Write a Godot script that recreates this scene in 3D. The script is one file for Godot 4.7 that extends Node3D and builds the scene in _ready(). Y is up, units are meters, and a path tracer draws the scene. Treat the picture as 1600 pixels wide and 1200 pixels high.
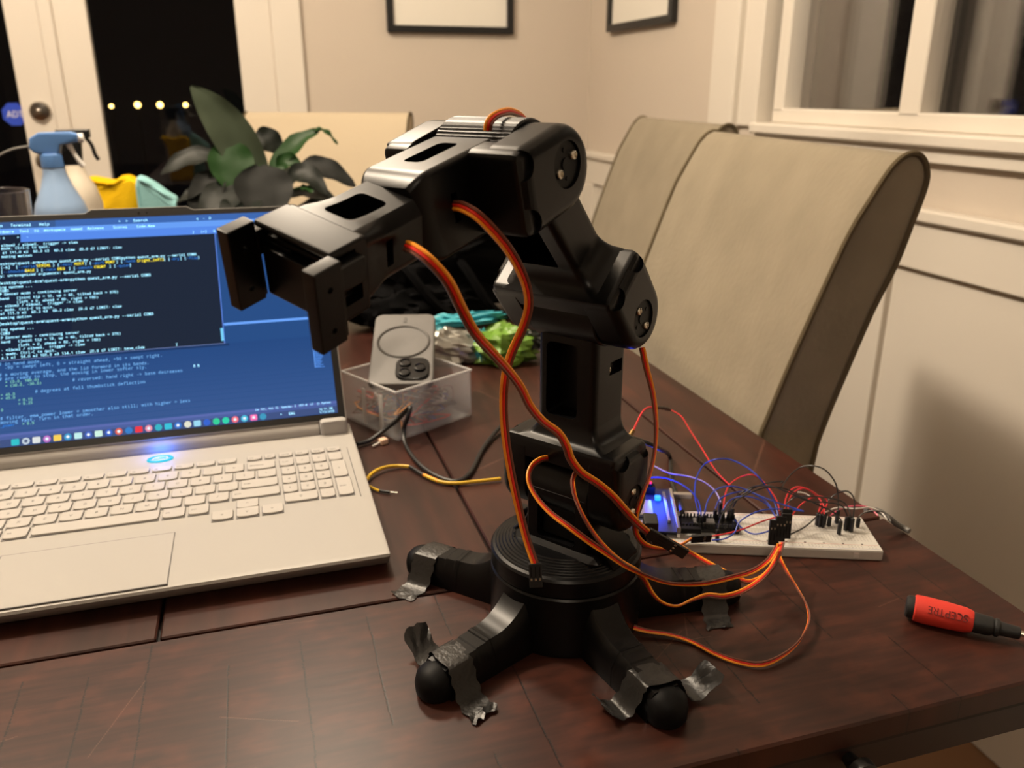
extends Node3D
# A dining room at night: a printed robot arm on a dark table, an open laptop, a breadboard with wires. Metres, y up, floor at y = 0.
const TOP := 0.75            # table top
const CAM_H := 1.095

var M := {}                  # materials by name
var protos := {}

func _ready():
	# --- camera, sky, exposure, lights
	var cam := Camera3D.new(); cam.name = "camera"; add_child(cam)
	cam.position = Vector3(0, CAM_H, 0)
	cam.rotation_degrees = Vector3(-19.41, -16.95, 0)
	var lens := CameraAttributesPhysical.new()
	lens.frustum_focal_length = 37.92; lens.exposure_aperture = 14.0; lens.frustum_focus_distance = 0.5
	cam.attributes = lens
	cam.fov = 49.55; cam.near = 0.02; cam.far = 200.0
	var env := Environment.new()
	env.background_mode = Environment.BG_COLOR
	env.background_color = Color(0.012, 0.013, 0.017)
	env.tonemap_mode = Environment.TONE_MAPPER_LINEAR
	env.tonemap_exposure = 1.0
	env.sdfgi_enabled = true; env.ssao_enabled = true; env.ssil_enabled = true
	var we := WorldEnvironment.new(); we.name = "environment"; we.environment = env; add_child(we)
	make_materials()
	build_room()
	build_table()
	build_chairs()
	build_laptop()
	build_robot()
	build_tapes()
	build_board()
	build_cables()
	build_far_table()
	build_screwdriver()
	build_lamps()

# ------------------------------------------------------------------ helpers
func mat(key: String, c: Color, rough := 0.6, metal := 0.0, spec := 0.5) -> StandardMaterial3D:
	var m := StandardMaterial3D.new()
	m.resource_name = key; m.albedo_color = c; m.roughness = rough; m.metallic = metal; m.metallic_specular = spec
	M[key] = m
	return m

func rgb(r: int, g: int, b: int) -> Color:
	return Color8(r, g, b)

func noise(freq: float, seed_: int, type := FastNoiseLite.TYPE_SIMPLEX_SMOOTH, oct := 3) -> FastNoiseLite:
	var n := FastNoiseLite.new()
	n.noise_type = type; n.frequency = freq; n.seed = seed_; n.fractal_octaves = oct
	return n

func bumpy(m: StandardMaterial3D, freq: float, seed_: int, scale_: float, cm: float, type := FastNoiseLite.TYPE_SIMPLEX_SMOOTH) -> void:
	# fine relief from seamless noise, laid on by triplanar mapping; scale_ repeats per metre
	var t := NoiseTexture2D.new()
	t.width = 256; t.height = 256; t.seamless = true; t.noise = noise(freq, seed_, type)
	m.heightmap_enabled = true; m.heightmap_texture = t; m.heightmap_scale = cm
	m.uv1_triplanar = true; m.uv1_scale = Vector3.ONE * scale_

func mottled(m: StandardMaterial3D, a: Color, b: Color, freq: float, seed_: int, scale_: float) -> void:
	var t := NoiseTexture2D.new()
	t.width = 256; t.height = 256; t.seamless = true; t.noise = noise(freq, seed_)
	var g := Gradient.new(); g.set_color(0, a); g.set_color(1, b)
	t.color_ramp = g
	m.albedo_color = Color.WHITE; m.albedo_texture = t
	m.uv1_triplanar = true; m.uv1_scale = Vector3.ONE * scale_

func glow(key: String, c: Color, e := 1.0) -> StandardMaterial3D:
	var m := mat(key, Color(0.01, 0.01, 0.01), 0.4)
	m.emission_enabled = true; m.emission = c; m.emission_energy_multiplier = e
	return m

func thing(called: String, label: String, category: String, at := Vector3.ZERO, turn := 0.0, group := "") -> Node3D:
	var o := Node3D.new(); o.name = called
	o.position = at; o.rotation.y = turn
	add_child(o, true)
	return tag(o, label, category, group)

func tag(o: Node3D, label: String, category: String, group := "") -> Node3D:
	o.set_meta("label", label); o.set_meta("category", category)
	if group: o.set_meta("group", group)
	return o

func obj(called: String, shape, m: Material, parent: Node3D = self, at := Transform3D()) -> MeshInstance3D:
	# shape: a Mesh or a soup of triangles
	var o := MeshInstance3D.new(); o.name = called
	o.mesh = mesh(shape) if shape is PackedVector3Array else shape
	o.material_override = m; o.transform = at
	parent.add_child(o, true)
	return o

func struct(called: String, shape, m: Material, parent: Node3D = self) -> MeshInstance3D:
	var o := obj(called, shape, m, parent)
	if parent == self: o.set_meta("kind", "structure")
	return o

# ---- triangle soups
func oriented(t: PackedVector3Array) -> PackedVector3Array:
	var v := 0.0
	for i in range(0, t.size(), 3): v += t[i].dot(t[i + 1].cross(t[i + 2]))
	return flipped(t) if v > 0 else t

func flipped(t: PackedVector3Array) -> PackedVector3Array:
	for i in range(0, t.size(), 3):
		var a := t[i + 1]; t[i + 1] = t[i + 2]; t[i + 2] = a
	return t

func xf(t: PackedVector3Array, x: Transform3D) -> PackedVector3Array:
	var r: PackedVector3Array = x * t
	return flipped(r) if x.basis.determinant() < 0 else r

func moved(t: PackedVector3Array, v: Vector3) -> PackedVector3Array:
	return Transform3D(Basis(), v) * t

func join(list: Array) -> PackedVector3Array:
	var r := PackedVector3Array()
	for t in list: r.append_array(t)
	return r

func mesh(t: PackedVector3Array, smooth := 38.0, uv := 0) -> ArrayMesh:
	# normals are shared between faces that meet at less than «smooth» degrees
	var n := t.size() / 3
	var fn := PackedVector3Array(); fn.resize(n)
	var at := {}
	for f in n:
		var a := t[f * 3]
		fn[f] = (t[f * 3 + 2] - a).cross(t[f * 3 + 1] - a)
		for k in 3:
			var key := Vector3i((t[f * 3 + k] * 100000.0).round())
			if not at.has(key): at[key] = []
			at[key].append(f)
	var lim := cos(deg_to_rad(smooth))
	var un := PackedVector3Array(); un.resize(n)
	for f in n: un[f] = fn[f].normalized()
	var N := PackedVector3Array(); N.resize(t.size())
	for f in n:
		for k in 3:
			var s := Vector3.ZERO
			for g in at[Vector3i((t[f * 3 + k] * 100000.0).round())]:
				if un[f].dot(un[g]) > lim: s += fn[g]
			N[f * 3 + k] = s.normalized() if s.length_squared() > 0 else Vector3.UP
	var A := []; A.resize(Mesh.ARRAY_MAX)
	A[Mesh.ARRAY_VERTEX] = t; A[Mesh.ARRAY_NORMAL] = N
	if uv:
		var U := PackedVector2Array(); U.resize(t.size())
		for i in t.size(): U[i] = Vector2(t[i].x, t[i].z) if uv == 1 else Vector2(t[i].z, t[i].x) if uv == 2 else Vector2(t[i].x, -t[i].y)
		A[Mesh.ARRAY_TEX_UV] = U
	var m := ArrayMesh.new()
	m.add_surface_from_arrays(Mesh.PRIMITIVE_TRIANGLES, A)
	return m

func loft(rings: Array, caps := true, wrap := false) -> PackedVector3Array:
	var t := PackedVector3Array()
	var n: int = rings[0].size()
	var c := rings.size()
	for i in (c if wrap else c - 1):
		var p = rings[i]; var q = rings[(i + 1) % c]
		for j in n:
			var k := (j + 1) % n
			t.append_array([p[j], p[k], q[k], p[j], q[k], q[j]])
	if caps and not wrap:
		for e in 2:
			var r = rings[0] if e == 0 else rings[c - 1]
			var m := Vector3.ZERO
			for v in r: m += v
			m /= n
			for j in n:
				if e == 0: t.append_array([m, r[(j + 1) % n], r[j]])
				else: t.append_array([m, r[j], r[(j + 1) % n]])
	return oriented(t)

func prism(poly: PackedVector2Array, z0: float, z1: float, b0 := 0.0, b1 := 0.0, steps := 3) -> PackedVector3Array:
	# a polygon in xy drawn along z, its two ends rounded by b0 and b1
	if not Geometry2D.is_polygon_clockwise(poly): pass
	else:
		poly = poly.duplicate(); poly.reverse()
	var n := poly.size()
	var miter := PackedVector2Array(); miter.resize(n)
	for i in n:
		var a := (poly[i] - poly[(i + n - 1) % n]).normalized()
		var b := (poly[(i + 1) % n] - poly[i]).normalized()
		var m := Vector2(-a.y - b.y, a.x + b.x).normalized()
		miter[i] = m / maxf(0.35, m.dot(Vector2(-a.y, a.x)))
	var lv := []
	if b0 > 0:
		for s in steps + 1:
			var th := PI / 2 * s / steps
			lv.append(Vector2(b0 * (1 - sin(th)), z0 + b0 * (1 - cos(th))))
	else: lv.append(Vector2(0, z0))
	if b1 > 0:
		for s in steps + 1:
			var th := PI / 2 * s / steps
			lv.append(Vector2(b1 * (1 - cos(th)), z1 - b1 * (1 - sin(th))))
	else: lv.append(Vector2(0, z1))
	var rings := []
	for l in lv:
		var r := PackedVector3Array()
		for i in n:
			var p: Vector2 = poly[i] + miter[i] * l.x
			r.append(Vector3(p.x, p.y, l.y))
		rings.append(r)
	var t := PackedVector3Array()
	for i in rings.size() - 1:
		var p = rings[i]; var q = rings[i + 1]
		for j in n:
			var k := (j + 1) % n
			t.append_array([p[j], p[k], q[k], p[j], q[k], q[j]])
	for e in 2:
		var r = rings[0] if e == 0 else rings[-1]
		var flat := PackedVector2Array()
		for v in r: flat.append(Vector2(v.x, v.y))
		var idx := Geometry2D.triangulate_polygon(flat)
		for i in range(0, idx.size(), 3):
			var a: Vector3 = r[idx[i]]; var b: Vector3 = r[idx[i + 1]]; var c: Vector3 = r[idx[i + 2]]
			var up := (b - a).cross(c - a).z > 0
			if up == (e == 1): t.append_array([a, b, c])
			else: t.append_array([a, c, b])
	return oriented(t)

func rrect(w: float, h: float, r: float, n := 3) -> PackedVector2Array:
	var p := PackedVector2Array()
	for q in 4:
		var c := Vector2((w / 2 - r) * [1, -1, -1, 1][q], (h / 2 - r) * [1, 1, -1, -1][q])
		for i in n + 1:
			p.append(c + Vector2.from_angle(PI / 2 * (q + float(i) / n)) * r)
	return p

func box(size: Vector3, at := Vector3.ZERO, r := 0.001, steps := 1) -> PackedVector3Array:
	r = minf(r, minf(size.x, minf(size.y, size.z)) * 0.48)
	return moved(prism(rrect(size.x, size.y, r, steps), -size.z / 2, size.z / 2, r * 0.9, r * 0.9, steps), at)

func span(a: Vector3, b: Vector3, r := 0.001) -> PackedVector3Array:
	return box((b - a).abs(), (a + b) / 2, r)

func lathe(profile: Array, n := 32) -> PackedVector3Array:
	# profile of (radius, height) about y
	var rings := []
	for p in profile:
		var r := PackedVector3Array()
		for i in n: r.append(Vector3(cos(TAU * i / n) * p.x, p.y, sin(TAU * i / n) * p.x))
		rings.append(r)
	return loft(rings)

func rod(a: Vector3, b: Vector3, r: float, n := 16, r2 := -1.0) -> PackedVector3Array:
	return tube([a, b], [r, r if r2 < 0 else r2], n)

func smooth(p: Array, per := 4) -> Array:
	var o := []
	for i in p.size() - 1:
		var a = p[maxi(i - 1, 0)]; var b = p[i]; var c = p[i + 1]; var d = p[mini(i + 2, p.size() - 1)]
		for k in per:
			var x := float(k) / per
			o.append(0.5 * (2.0 * b + (c - a) * x + (2.0 * a - 5.0 * b + 4.0 * c - d) * x * x + (3.0 * b - a - 3.0 * c + d) * x * x * x))
	o.append(p[-1])
	return o

func tube(p: Array, rad, n := 8) -> PackedVector3Array:
	var rings := []
	var side := Vector3.ZERO
	for i in p.size():
		var t: Vector3 = (p[mini(i + 1, p.size() - 1)] - p[maxi(i - 1, 0)]).normalized()
		if side == Vector3.ZERO: side = t.cross(Vector3.UP if absf(t.y) < 0.9 else Vector3.RIGHT)
		side = (side - t * side.dot(t)).normalized()
		var other := t.cross(side)
		var r: float = rad[i] if rad is Array else rad
		var ring := PackedVector3Array()
		for j in n: ring.append(p[i] + (side * cos(TAU * j / n) + other * sin(TAU * j / n)) * r)
		rings.append(ring)
	return loft(rings)

func csg(base: PackedVector3Array, cuts: Array) -> PackedVector3Array:
	# real holes: base minus cuts
	var big := Transform3D(Basis().scaled(Vector3.ONE * 200.0), Vector3.ZERO)      # carved large: the engine welds points closer than a millimetre
	var c = CSGCombiner3D.new(); c.name = "carver"; add_child(c)
	var b := CSGMesh3D.new(); b.mesh = mesh(big * base, 1.0); c.add_child(b)
	for k in cuts:
		var s := CSGMesh3D.new(); s.mesh = mesh(big * k, 1.0); s.operation = CSGShape3D.OPERATION_SUBTRACTION; c.add_child(s)
	c._update_shape()
	var m = c.bake_static_mesh()
	var t: PackedVector3Array = big.affine_inverse() * m.get_faces()
	if t.is_empty():
		print("carving failed")
		t = base
	remove_child(c); c.free()
	return t

func text(s: String, height: float, mono := false, depth := 0.0002) -> TextMesh:
	var t := TextMesh.new()
	var f := SystemFont.new(); f.font_names = PackedStringArray(["Droid Sans Mono" if mono else "Droid Sans"])
	t.font = f
	t.text = s; t.font_size = 20; t.pixel_size = height / 20.0; t.depth = depth
	t.curve_step = 4.0
	t.horizontal_alignment = HORIZONTAL_ALIGNMENT_LEFT
	return t

func pv(a: Array) -> Array:
	# triples in tenths of a millimetre: x, height above the table top, z
	var r := []
	for i in range(0, a.size(), 3): r.append(Vector3(a[i] * 1e-4, TOP + a[i + 1] * 1e-4, a[i + 2] * 1e-4))
	return r

func facing(z: Vector3, up := Vector3.UP) -> Basis:
	# a frame whose z points along z
	z = z.normalized()
	var x := up.cross(z).normalized()
	return Basis(x, z.cross(x), z)

# ------------------------------------------------------------------ materials
func make_materials():
	mat("paint", rgb(200, 189, 176), 0.75, 0.0, 0.3)
	bumpy(M.paint, 0.05, 3, 6.0, 0.02)
	mat("trim", rgb(218, 211, 200), 0.45, 0.0, 0.4)
	mat("ceiling", rgb(235, 230, 222), 0.9, 0.0, 0.2)
	mat("floorwood", rgb(120, 86, 58), 0.4)
	mat("black_frame", rgb(22, 22, 23), 0.35)
	mat("mat_board", rgb(226, 222, 212), 0.8)
	mat("print_ink", rgb(196, 195, 190), 0.8)
	var g := mat("pane", Color(0.1, 0.1, 0.1, 0.003), 0.02); g.transparency = BaseMaterial3D.TRANSPARENCY_ALPHA
	mat("chrome", rgb(190, 185, 178), 0.18, 1.0)
	mat("nickel", rgb(200, 195, 190), 0.3, 1.0)
	mat("sticker", rgb(36, 70, 190), 0.5)
	mat("white_plastic", rgb(232, 230, 226), 0.45)
	mat("fabric", rgb(190, 172, 140), 0.95, 0.0, 0.1)
	mottled(M.fabric, rgb(128, 119, 102), rgb(141, 131, 113), 0.012, 5, 3.0)
	bumpy(M.fabric, 0.12, 9, 3.0, 0.05)
	M.fabric.rim_enabled = true; M.fabric.rim = 0.35; M.fabric.rim_tint = 0.6
	mat("fabric_lit", rgb(196, 182, 158), 0.95, 0.0, 0.1)  # same chair cloth, lightened in colour to stand for stronger light
	bumpy(M.fabric_lit, 0.12, 9, 3.0, 0.05)
	mat("fabric_seam", rgb(96, 86, 68), 0.95, 0.0, 0.1)
	mat("dark_wood", rgb(34, 19, 15), 0.42)
	mat("groove", rgb(15, 10, 9), 0.6)
	mat("silver", rgb(168, 165, 160), 0.42, 0.0, 0.4)
	bumpy(M.silver, 0.3, 12, 30.0, 0.002)
	mat("keycap", rgb(176, 172, 166), 0.5)
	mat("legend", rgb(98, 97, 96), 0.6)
	mat("bezel", rgb(10, 10, 11), 0.35)
	mat("pla", rgb(7, 7, 8), 0.33, 0.0, 0.36)
	mat("pla_dull", rgb(9, 9, 10), 0.55, 0.0, 0.3)
	mat("servo_black", rgb(6, 6, 7), 0.45, 0.0, 0.3)
	mat("tape", rgb(30, 29, 28), 0.36)
	bumpy(M.tape, 0.05, 21, 20.0, 0.02)
	mat("plug", rgb(20, 20, 21), 0.5)
	mat("wire_orange", rgb(250, 158, 36), 0.45)
	mat("wire_red", rgb(226, 40, 26), 0.45)
	mat("wire_brown", rgb(112, 62, 44), 0.45)
	mat("wire_blue", rgb(34, 62, 168), 0.42)
	mat("wire_black", rgb(22, 22, 22), 0.45)
	mat("wire_jred", rgb(206, 40, 46), 0.42)
	mat("wire_pink", rgb(214, 96, 120), 0.42)
	mat("wire_white", rgb(214, 210, 204), 0.42)
	mat("wire_violet", rgb(150, 140, 200), 0.42)
	mat("wire_yellow", rgb(214, 172, 34), 0.45)
	mat("wire_grey", rgb(96, 94, 90), 0.5)
	mat("breadboard", rgb(196, 193, 186), 0.5)
	mat("pcb", rgb(16, 24, 52), 0.4)
	mat("pin", rgb(220, 214, 200), 0.25, 1.0)
	mat("grip_red", rgb(206, 52, 38), 0.6)
	mat("grip_ink", rgb(96, 20, 16), 0.7)
	mat("grip_black", rgb(24, 25, 25), 0.55)
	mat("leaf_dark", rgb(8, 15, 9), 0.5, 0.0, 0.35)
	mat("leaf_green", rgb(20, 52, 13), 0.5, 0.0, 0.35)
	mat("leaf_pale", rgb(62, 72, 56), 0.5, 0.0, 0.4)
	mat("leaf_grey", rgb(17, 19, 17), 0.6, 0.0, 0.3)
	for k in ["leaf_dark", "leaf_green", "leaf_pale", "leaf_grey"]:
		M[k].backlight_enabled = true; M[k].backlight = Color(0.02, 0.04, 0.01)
	mat("pot", rgb(60, 56, 54), 0.6)
	mat("soil", rgb(38, 28, 22), 0.95)
	mat("bottle_blue", rgb(86, 128, 186), 0.35)
	mat("bottle_pale", rgb(140, 168, 204), 0.3)
	mat("bottle_cream", rgb(206, 196, 178), 0.5)
	mat("cloth_yellow", rgb(226, 182, 30), 0.95, 0.0, 0.1)
	mat("cloth_blue", rgb(150, 204, 208), 0.95, 0.0, 0.1)
	bumpy(M.cloth_yellow, 0.1, 31, 8.0, 0.1); bumpy(M.cloth_blue, 0.1, 32, 8.0, 0.1)
	var tum := mat("tumbler", Color(0.4, 0.45, 0.6, 0.03), 0.05); tum.transparency = BaseMaterial3D.TRANSPARENCY_ALPHA
	var bin := mat("bin_plastic", Color(0.86, 0.87, 0.88, 0.22), 0.24); bin.transparency = BaseMaterial3D.TRANSPARENCY_ALPHA
	var rib := mat("bin_edge", Color(0.9, 0.9, 0.9, 0.45), 0.24); rib.transparency = BaseMaterial3D.TRANSPARENCY_ALPHA
	mat("phone_grey", rgb(90, 88, 86), 0.5)
	mat("phone_ring", rgb(70, 68, 66), 0.5)
	mat("lens_black", rgb(12, 13, 16), 0.12)
	mat("bag_black", rgb(6, 6, 7), 0.85, 0.0, 0.2)
	bumpy(M.bag_black, 0.2, 41, 12.0, 0.05)
	mat("foil_teal", rgb(60, 160, 176), 0.35)
	mat("foil_silver", rgb(170, 168, 160), 0.3, 0.5)
	mat("foil_green", rgb(104, 146, 48), 0.4)
	mat("foil_dark", rgb(40, 44, 38), 0.4)
	glow("shade_glow", Color(1.0, 0.90, 0.76), 5.0)
	glow("street_glow", Color(1.0, 0.82, 0.45), 9.0)
	mat("brass", rgb(120, 96, 60), 0.35, 1.0)
	make_wood()

func wood(key: String, w: int, h: int, seed_: int, area: Rect2, along_x: bool, cracks: bool):
	# dark stained wood with worn grain, hairline cracks across the board and light scratches; area in metres
	var im := Image.create(w, h, false, Image.FORMAT_RGB8)
	var n1 := noise(0.02, seed_); var n2 := noise(0.012, seed_ + 1, FastNoiseLite.TYPE_SIMPLEX_SMOOTH, 4)
	var dark := rgb(38, 20, 15); var mid := rgb(68, 36, 27); var warm := rgb(84, 43, 29)
	for y in h:
		for x in w:
			var g := n1.get_noise_2d(x * 0.35, y * 4.0) * 0.5 + 0.5
			var c := n2.get_noise_2d(x * 1.0, y * 1.6) * 0.5 + 0.5
			im.set_pixel(x, y, dark.lerp(mid, clampf(g * 0.9 + c * 0.5 - 0.2, 0, 1)).lerp(warm, clampf(c * 1.6 - 0.85, 0, 0.6)))
	var rng := RandomNumberGenerator.new(); rng.seed = seed_
	if cracks:
		var x := 18.0
		while x < w - 10:
			var y0 := rng.randf() * h * 0.25
			while y0 < h:
				var ln := rng.randf_range(0.2, 0.8) * h
				var px := x
				for y in range(int(y0), mini(h, int(y0 + ln))):
					px += rng.randf_range(-0.14, 0.16)
					if rng.randf() < 0.9:
						im.set_pixel(clampi(int(px), 0, w - 2), y, rgb(14, 8, 7))
						if rng.randf() < 0.5: im.set_pixel(clampi(int(px) + 1, 0, w - 2), y, rgb(24, 13, 11))
				y0 += ln + rng.randf_range(0.05, 0.6) * h
			x += rng.randf_range(0.022, 0.055) / area.size.x * w
	for s in 11:
		var p := Vector2(rng.randf() * w, rng.randf() * h)
		var d := Vector2.from_angle(rng.randf_range(-1.2, 0.4)) * 0.7
		for k in int(rng.randf_range(30, 160)):
			p += d + Vector2(0, rng.randf_range(-0.05, 0.05))
			if p.x < 1 or p.y < 1 or p.x > w - 2 or p.y > h - 2: break
			im.set_pixel(int(p.x), int(p.y), im.get_pixel(int(p.x), int(p.y)).lerp(rgb(140, 106, 88), 0.3))
	im.generate_mipmaps()
	var m := mat(key, Color.WHITE, 0.37, 0.0, 0.42)
	m.albedo_texture = ImageTexture.create_from_image(im)
	m.heightmap_enabled = true; m.heightmap_texture = m.albedo_texture; m.heightmap_scale = 0.02
	# uv holds metres; bring the board's area to 0..1
	var sx := 1.0 / area.size.x; var sy := 1.0 / area.size.y
	m.uv1_scale = Vector3(sx, sy, 1); m.uv1_offset = Vector3(-area.position.x * sx, -area.position.y * sy, 0)

func make_wood():
	wood("end_board", 1600, 352, 7, Rect2(-0.427, -0.515, 0.917, 0.202), true, true)
	wood("plank_a", 1024, 160, 17, Rect2(-2.2, -0.1, 1.7, 0.26), true, false)
	wood("plank_b", 1024, 160, 27, Rect2(-2.3, 0.15, 1.7, 0.26), true, false)

# ------------------------------------------------------------------ room
func build_room():
	var XR := 1.15; var ZB := -2.86; var XL := -3.4; var ZF := 9.0; var HC := 2.55
	struct("floor", span(Vector3(XL - 0.1, -0.1, ZB - 0.1), Vector3(XR + 0.1, 0, ZF + 0.1)), M.floorwood)
	struct("ceiling", span(Vector3(XL - 0.1, HC, ZB - 0.1), Vector3(XR + 0.1, HC + 0.1, ZF + 0.1)), M.ceiling)
	struct("wall_left", span(Vector3(XL - 0.1, 0, ZB - 0.1), Vector3(XL, HC, ZF + 0.1)), M.paint)
	struct("wall_front", span(Vector3(XL, 0, ZF), Vector3(XR, HC, ZF + 0.1)), M.paint)
	# right wall with a window opening
	var wz0 := -1.80; var wz1 := 0.25; var wy0 := 1.0; var wy1 := 2.15
	struct("wall_right", join([
		span(Vector3(XR, 0, ZB - 0.1), Vector3(XR + 0.14, HC, wz0), 0), span(Vector3(XR, 0, wz1), Vector3(XR + 0.14, HC, ZF + 0.1), 0),
		span(Vector3(XR, 0, wz0), Vector3(XR + 0.14, wy0, wz1), 0), span(Vector3(XR, wy1, wz0), Vector3(XR + 0.14, HC, wz1), 0)]), M.paint)
	# back wall with the opening of the double doors
	var dx0 := -1.36; var dx1 := 0.101; var dy := 2.1
	struct("wall_back", join([
		span(Vector3(XL, 0, ZB - 0.14), Vector3(dx0, HC, ZB), 0), span(Vector3(dx1, 0, ZB - 0.14), Vector3(XR, HC, ZB), 0),
		span(Vector3(dx0, dy, ZB - 0.14), Vector3(dx1, HC, ZB), 0)]), M.paint)
	# wainscot: boards below the rail, white panels
	var x := XR
	struct("trim_1", span(Vector3(x - 0.006, 0, ZB), Vector3(x, 0.88, ZF), 0.0), M.trim)                 # panel face, right wall
	struct("trim_2", span(Vector3(x - 0.034, 0.876, ZB), Vector3(x, 0.899, ZF), 0.004), M.trim)          # chair rail
	struct("trim_3", span(Vector3(x - 0.020, 0.79, ZB), Vector3(x, 0.876, ZF), 0.002), M.trim)           # frieze board
	struct("trim_4", span(Vector3(x - 0.020, 0.10, ZB), Vector3(x, 0.79, -2.75), 0.002), M.trim)
	var k := 5
	for z in [-2.32, -1.36, -0.32, 0.7, 1.7]:
		struct("trim_%d" % k, span(Vector3(x - 0.020, 0.10, z), Vector3(x, 0.79, z + 0.085), 0.002), M.trim); k += 1
	struct("baseboard_right", span(Vector3(x - 0.024, 0, ZB), Vector3(x, 0.14, ZF), 0.003), M.trim)
	var z := ZB
	struct("trim_10", span(Vector3(0.19, 0, z), Vector3(XR, 0.88, z + 0.006), 0), M.trim)
	struct("trim_11", span(Vector3(0.19, 0.876, z), Vector3(XR, 0.899, z + 0.034), 0.004), M.trim)
	struct("trim_12", span(Vector3(0.19, 0.79, z), Vector3(XR, 0.876, z + 0.020), 0.002), M.trim)
	struct("baseboard_back", span(Vector3(0.19, 0, z), Vector3(XR, 0.14, z + 0.024), 0.003), M.trim)
	struct("trim_13", span(Vector3(1.065, 0.1, z), Vector3(XR, 0.79, z + 0.020), 0.002), M.trim)
	# window: casing, jamb, sill, sash with a mullion, two panes
	var w := Node3D.new(); w.name = "window_1"; w.set_meta("kind", "structure"); add_child(w)
	obj("casing", join([span(Vector3(x - 0.022, 1.012, -1.99), Vector3(x, 2.2, -1.875), 0.003), span(Vector3(x - 0.030, 1.012, -1.875), Vector3(x, 2.2, -1.862), 0.003)]), M.trim, w)
	obj("casing", span(Vector3(x - 0.022, 2.13, -1.99), Vector3(x, 2.24, 0.45), 0.003), M.trim, w)
	obj("casing", span(Vector3(x - 0.022, 1.012, 0.27), Vector3(x, 2.2, 0.40), 0.003), M.trim, w)
	obj("jamb", join([span(Vector3(x - 0.014, 1.016, -1.862), Vector3(x + 0.12, 2.13, -1.80), 0.002), span(Vector3(x - 0.020, 1.016, -1.80), Vector3(x + 0.12, 2.13, -1.772), 0.002)]), M.trim, w)
	obj("jamb", span(Vector3(x - 0.01, 1.016, 0.22), Vector3(x + 0.12, 2.13, 0.28), 0.002), M.trim, w)
	obj("sill", join([span(Vector3(x - 0.035, 1.003, -1.775), Vector3(x + 0.12, 1.026, 0.30), 0.004)]), M.trim, w)
	obj("apron", span(Vector3(x - 0.018, 0.976, -1.775), Vector3(x, 1.003, 0.28), 0.002), M.trim, w)
	obj("sash", join([
		span(Vector3(x + 0.012, 1.026, -1.755), Vector3(x + 0.06, 1.0575, 0.22), 0.003), span(Vector3(x + 0.012, 2.08, -1.755), Vector3(x + 0.06, 2.13, 0.22), 0.003),
		span(Vector3(x + 0.012, 1.05, -1.755), Vector3(x + 0.06, 2.09, -1.716), 0.003), span(Vector3(x + 0.012, 1.05, 0.17), Vector3(x + 0.06, 2.09, 0.22), 0.003),
		span(Vector3(x + 0.012, 1.05, -1.349), Vector3(x + 0.06, 2.09, -1.296), 0.003)]), M.trim, w)
	for e in [[-1.72, -1.345], [-1.30, 0.18]]:
		for q in 3:
			obj("pane", span(Vector3(x + 0.030 + q * 0.012, 1.05, e[0]), Vector3(x + 0.0302 + q * 0.012, 2.09, e[1]), 0), M.pane, w)
	# double doors: two leaves with a big pane each, astragal, deadbolt
	for s in 2:
		var d := Node3D.new(); d.name = "door_%d" % (s + 1); d.set_meta("kind", "structure"); add_child(d)
		var a: float = -0.520 if s == 0 else -1.24; var b: float = 0.101 if s == 0 else -0.536    # leaf edges
		var ga: float = -0.412 if s == 0 else -1.13; var gb: float = -0.001 if s == 0 else -0.626
		var zf := ZB - 0.012; var zb := ZB - 0.057
		obj("stile", span(Vector3(a, 0.01, zb), Vector3(ga, dy, zf), 0.002), M.trim, d)
		obj("stile", span(Vector3(gb, 0.01, zb), Vector3(b, dy, zf), 0.002), M.trim, d)
		obj("rail", span(Vector3(ga - 0.002, 0.01, zb), Vector3(gb + 0.002, 0.26, zf - 0.001), 0.002), M.trim, d)
		obj("rail", span(Vector3(ga - 0.002, dy - 0.14, zb), Vector3(gb + 0.002, dy, zf - 0.001), 0.002), M.trim, d)
		for q in 1:
			obj("pane", span(Vector3(ga - 0.005, 0.25, ZB - 0.028 - q * 0.014), Vector3(gb + 0.005, dy - 0.13, ZB - 0.0278 - q * 0.014), 0), M.pane, d)
		if s == 1:
			var bolt := obj("deadbolt", lathe([Vector2(0.030, 0), Vector2(0.030, 0.006), Vector2(0.026, 0.012), Vector2(0.010, 0.014), Vector2(0.0, 0.014)], 28), M.chrome, d)
			bolt.transform = Transform3D(Basis(Vector3.RIGHT, PI / 2), Vector3(-0.577, 1.037, zf))
			obj("thumb_turn", box(Vector3(0.012, 0.036, 0.016), Vector3(0, 0.02, 0), 0.004, 2), M.chrome, bolt).rotation_degrees = Vector3(0, 0, 0)
			var kn := obj("door_knob", lathe([Vector2(0.028, 0), Vector2(0.026, 0.006), Vector2(0.010, 0.010), Vector2(0.010, 0.03), Vector2(0.024, 0.042), Vector2(0.026, 0.056), Vector2(0.016, 0.066), Vector2(0.0, 0.068)], 28), M.chrome, d)
			kn.transform = Transform3D(Basis(Vector3.RIGHT, PI / 2), Vector3(-0.577, 0.90, zf))
		else:
			obj("astragal", span(Vector3(-0.538, 0.01, zf - 0.02), Vector3(-0.500, dy, zf + 0.016), 0.004), M.trim, d)
	struct("trim_14", span(Vector3(0.101, 0, z), Vector3(0.190, dy + 0.09, z + 0.022), 0.003), M.trim)
	struct("trim_15", span(Vector3(dx0 - 0.09, 0, z), Vector3(dx0 + 0.12, dy + 0.09, z + 0.022), 0.003), M.trim)
	struct("trim_16", span(Vector3(dx0, dy, z), Vector3(0.19, dy + 0.09, z + 0.022), 0.003), M.trim)
	# sticker on the glass of the far left leaf
	var oct := PackedVector2Array()
	for i in 8: oct.append(Vector2.from_angle(TAU * (i + 0.5) / 8) * 0.034)
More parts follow.
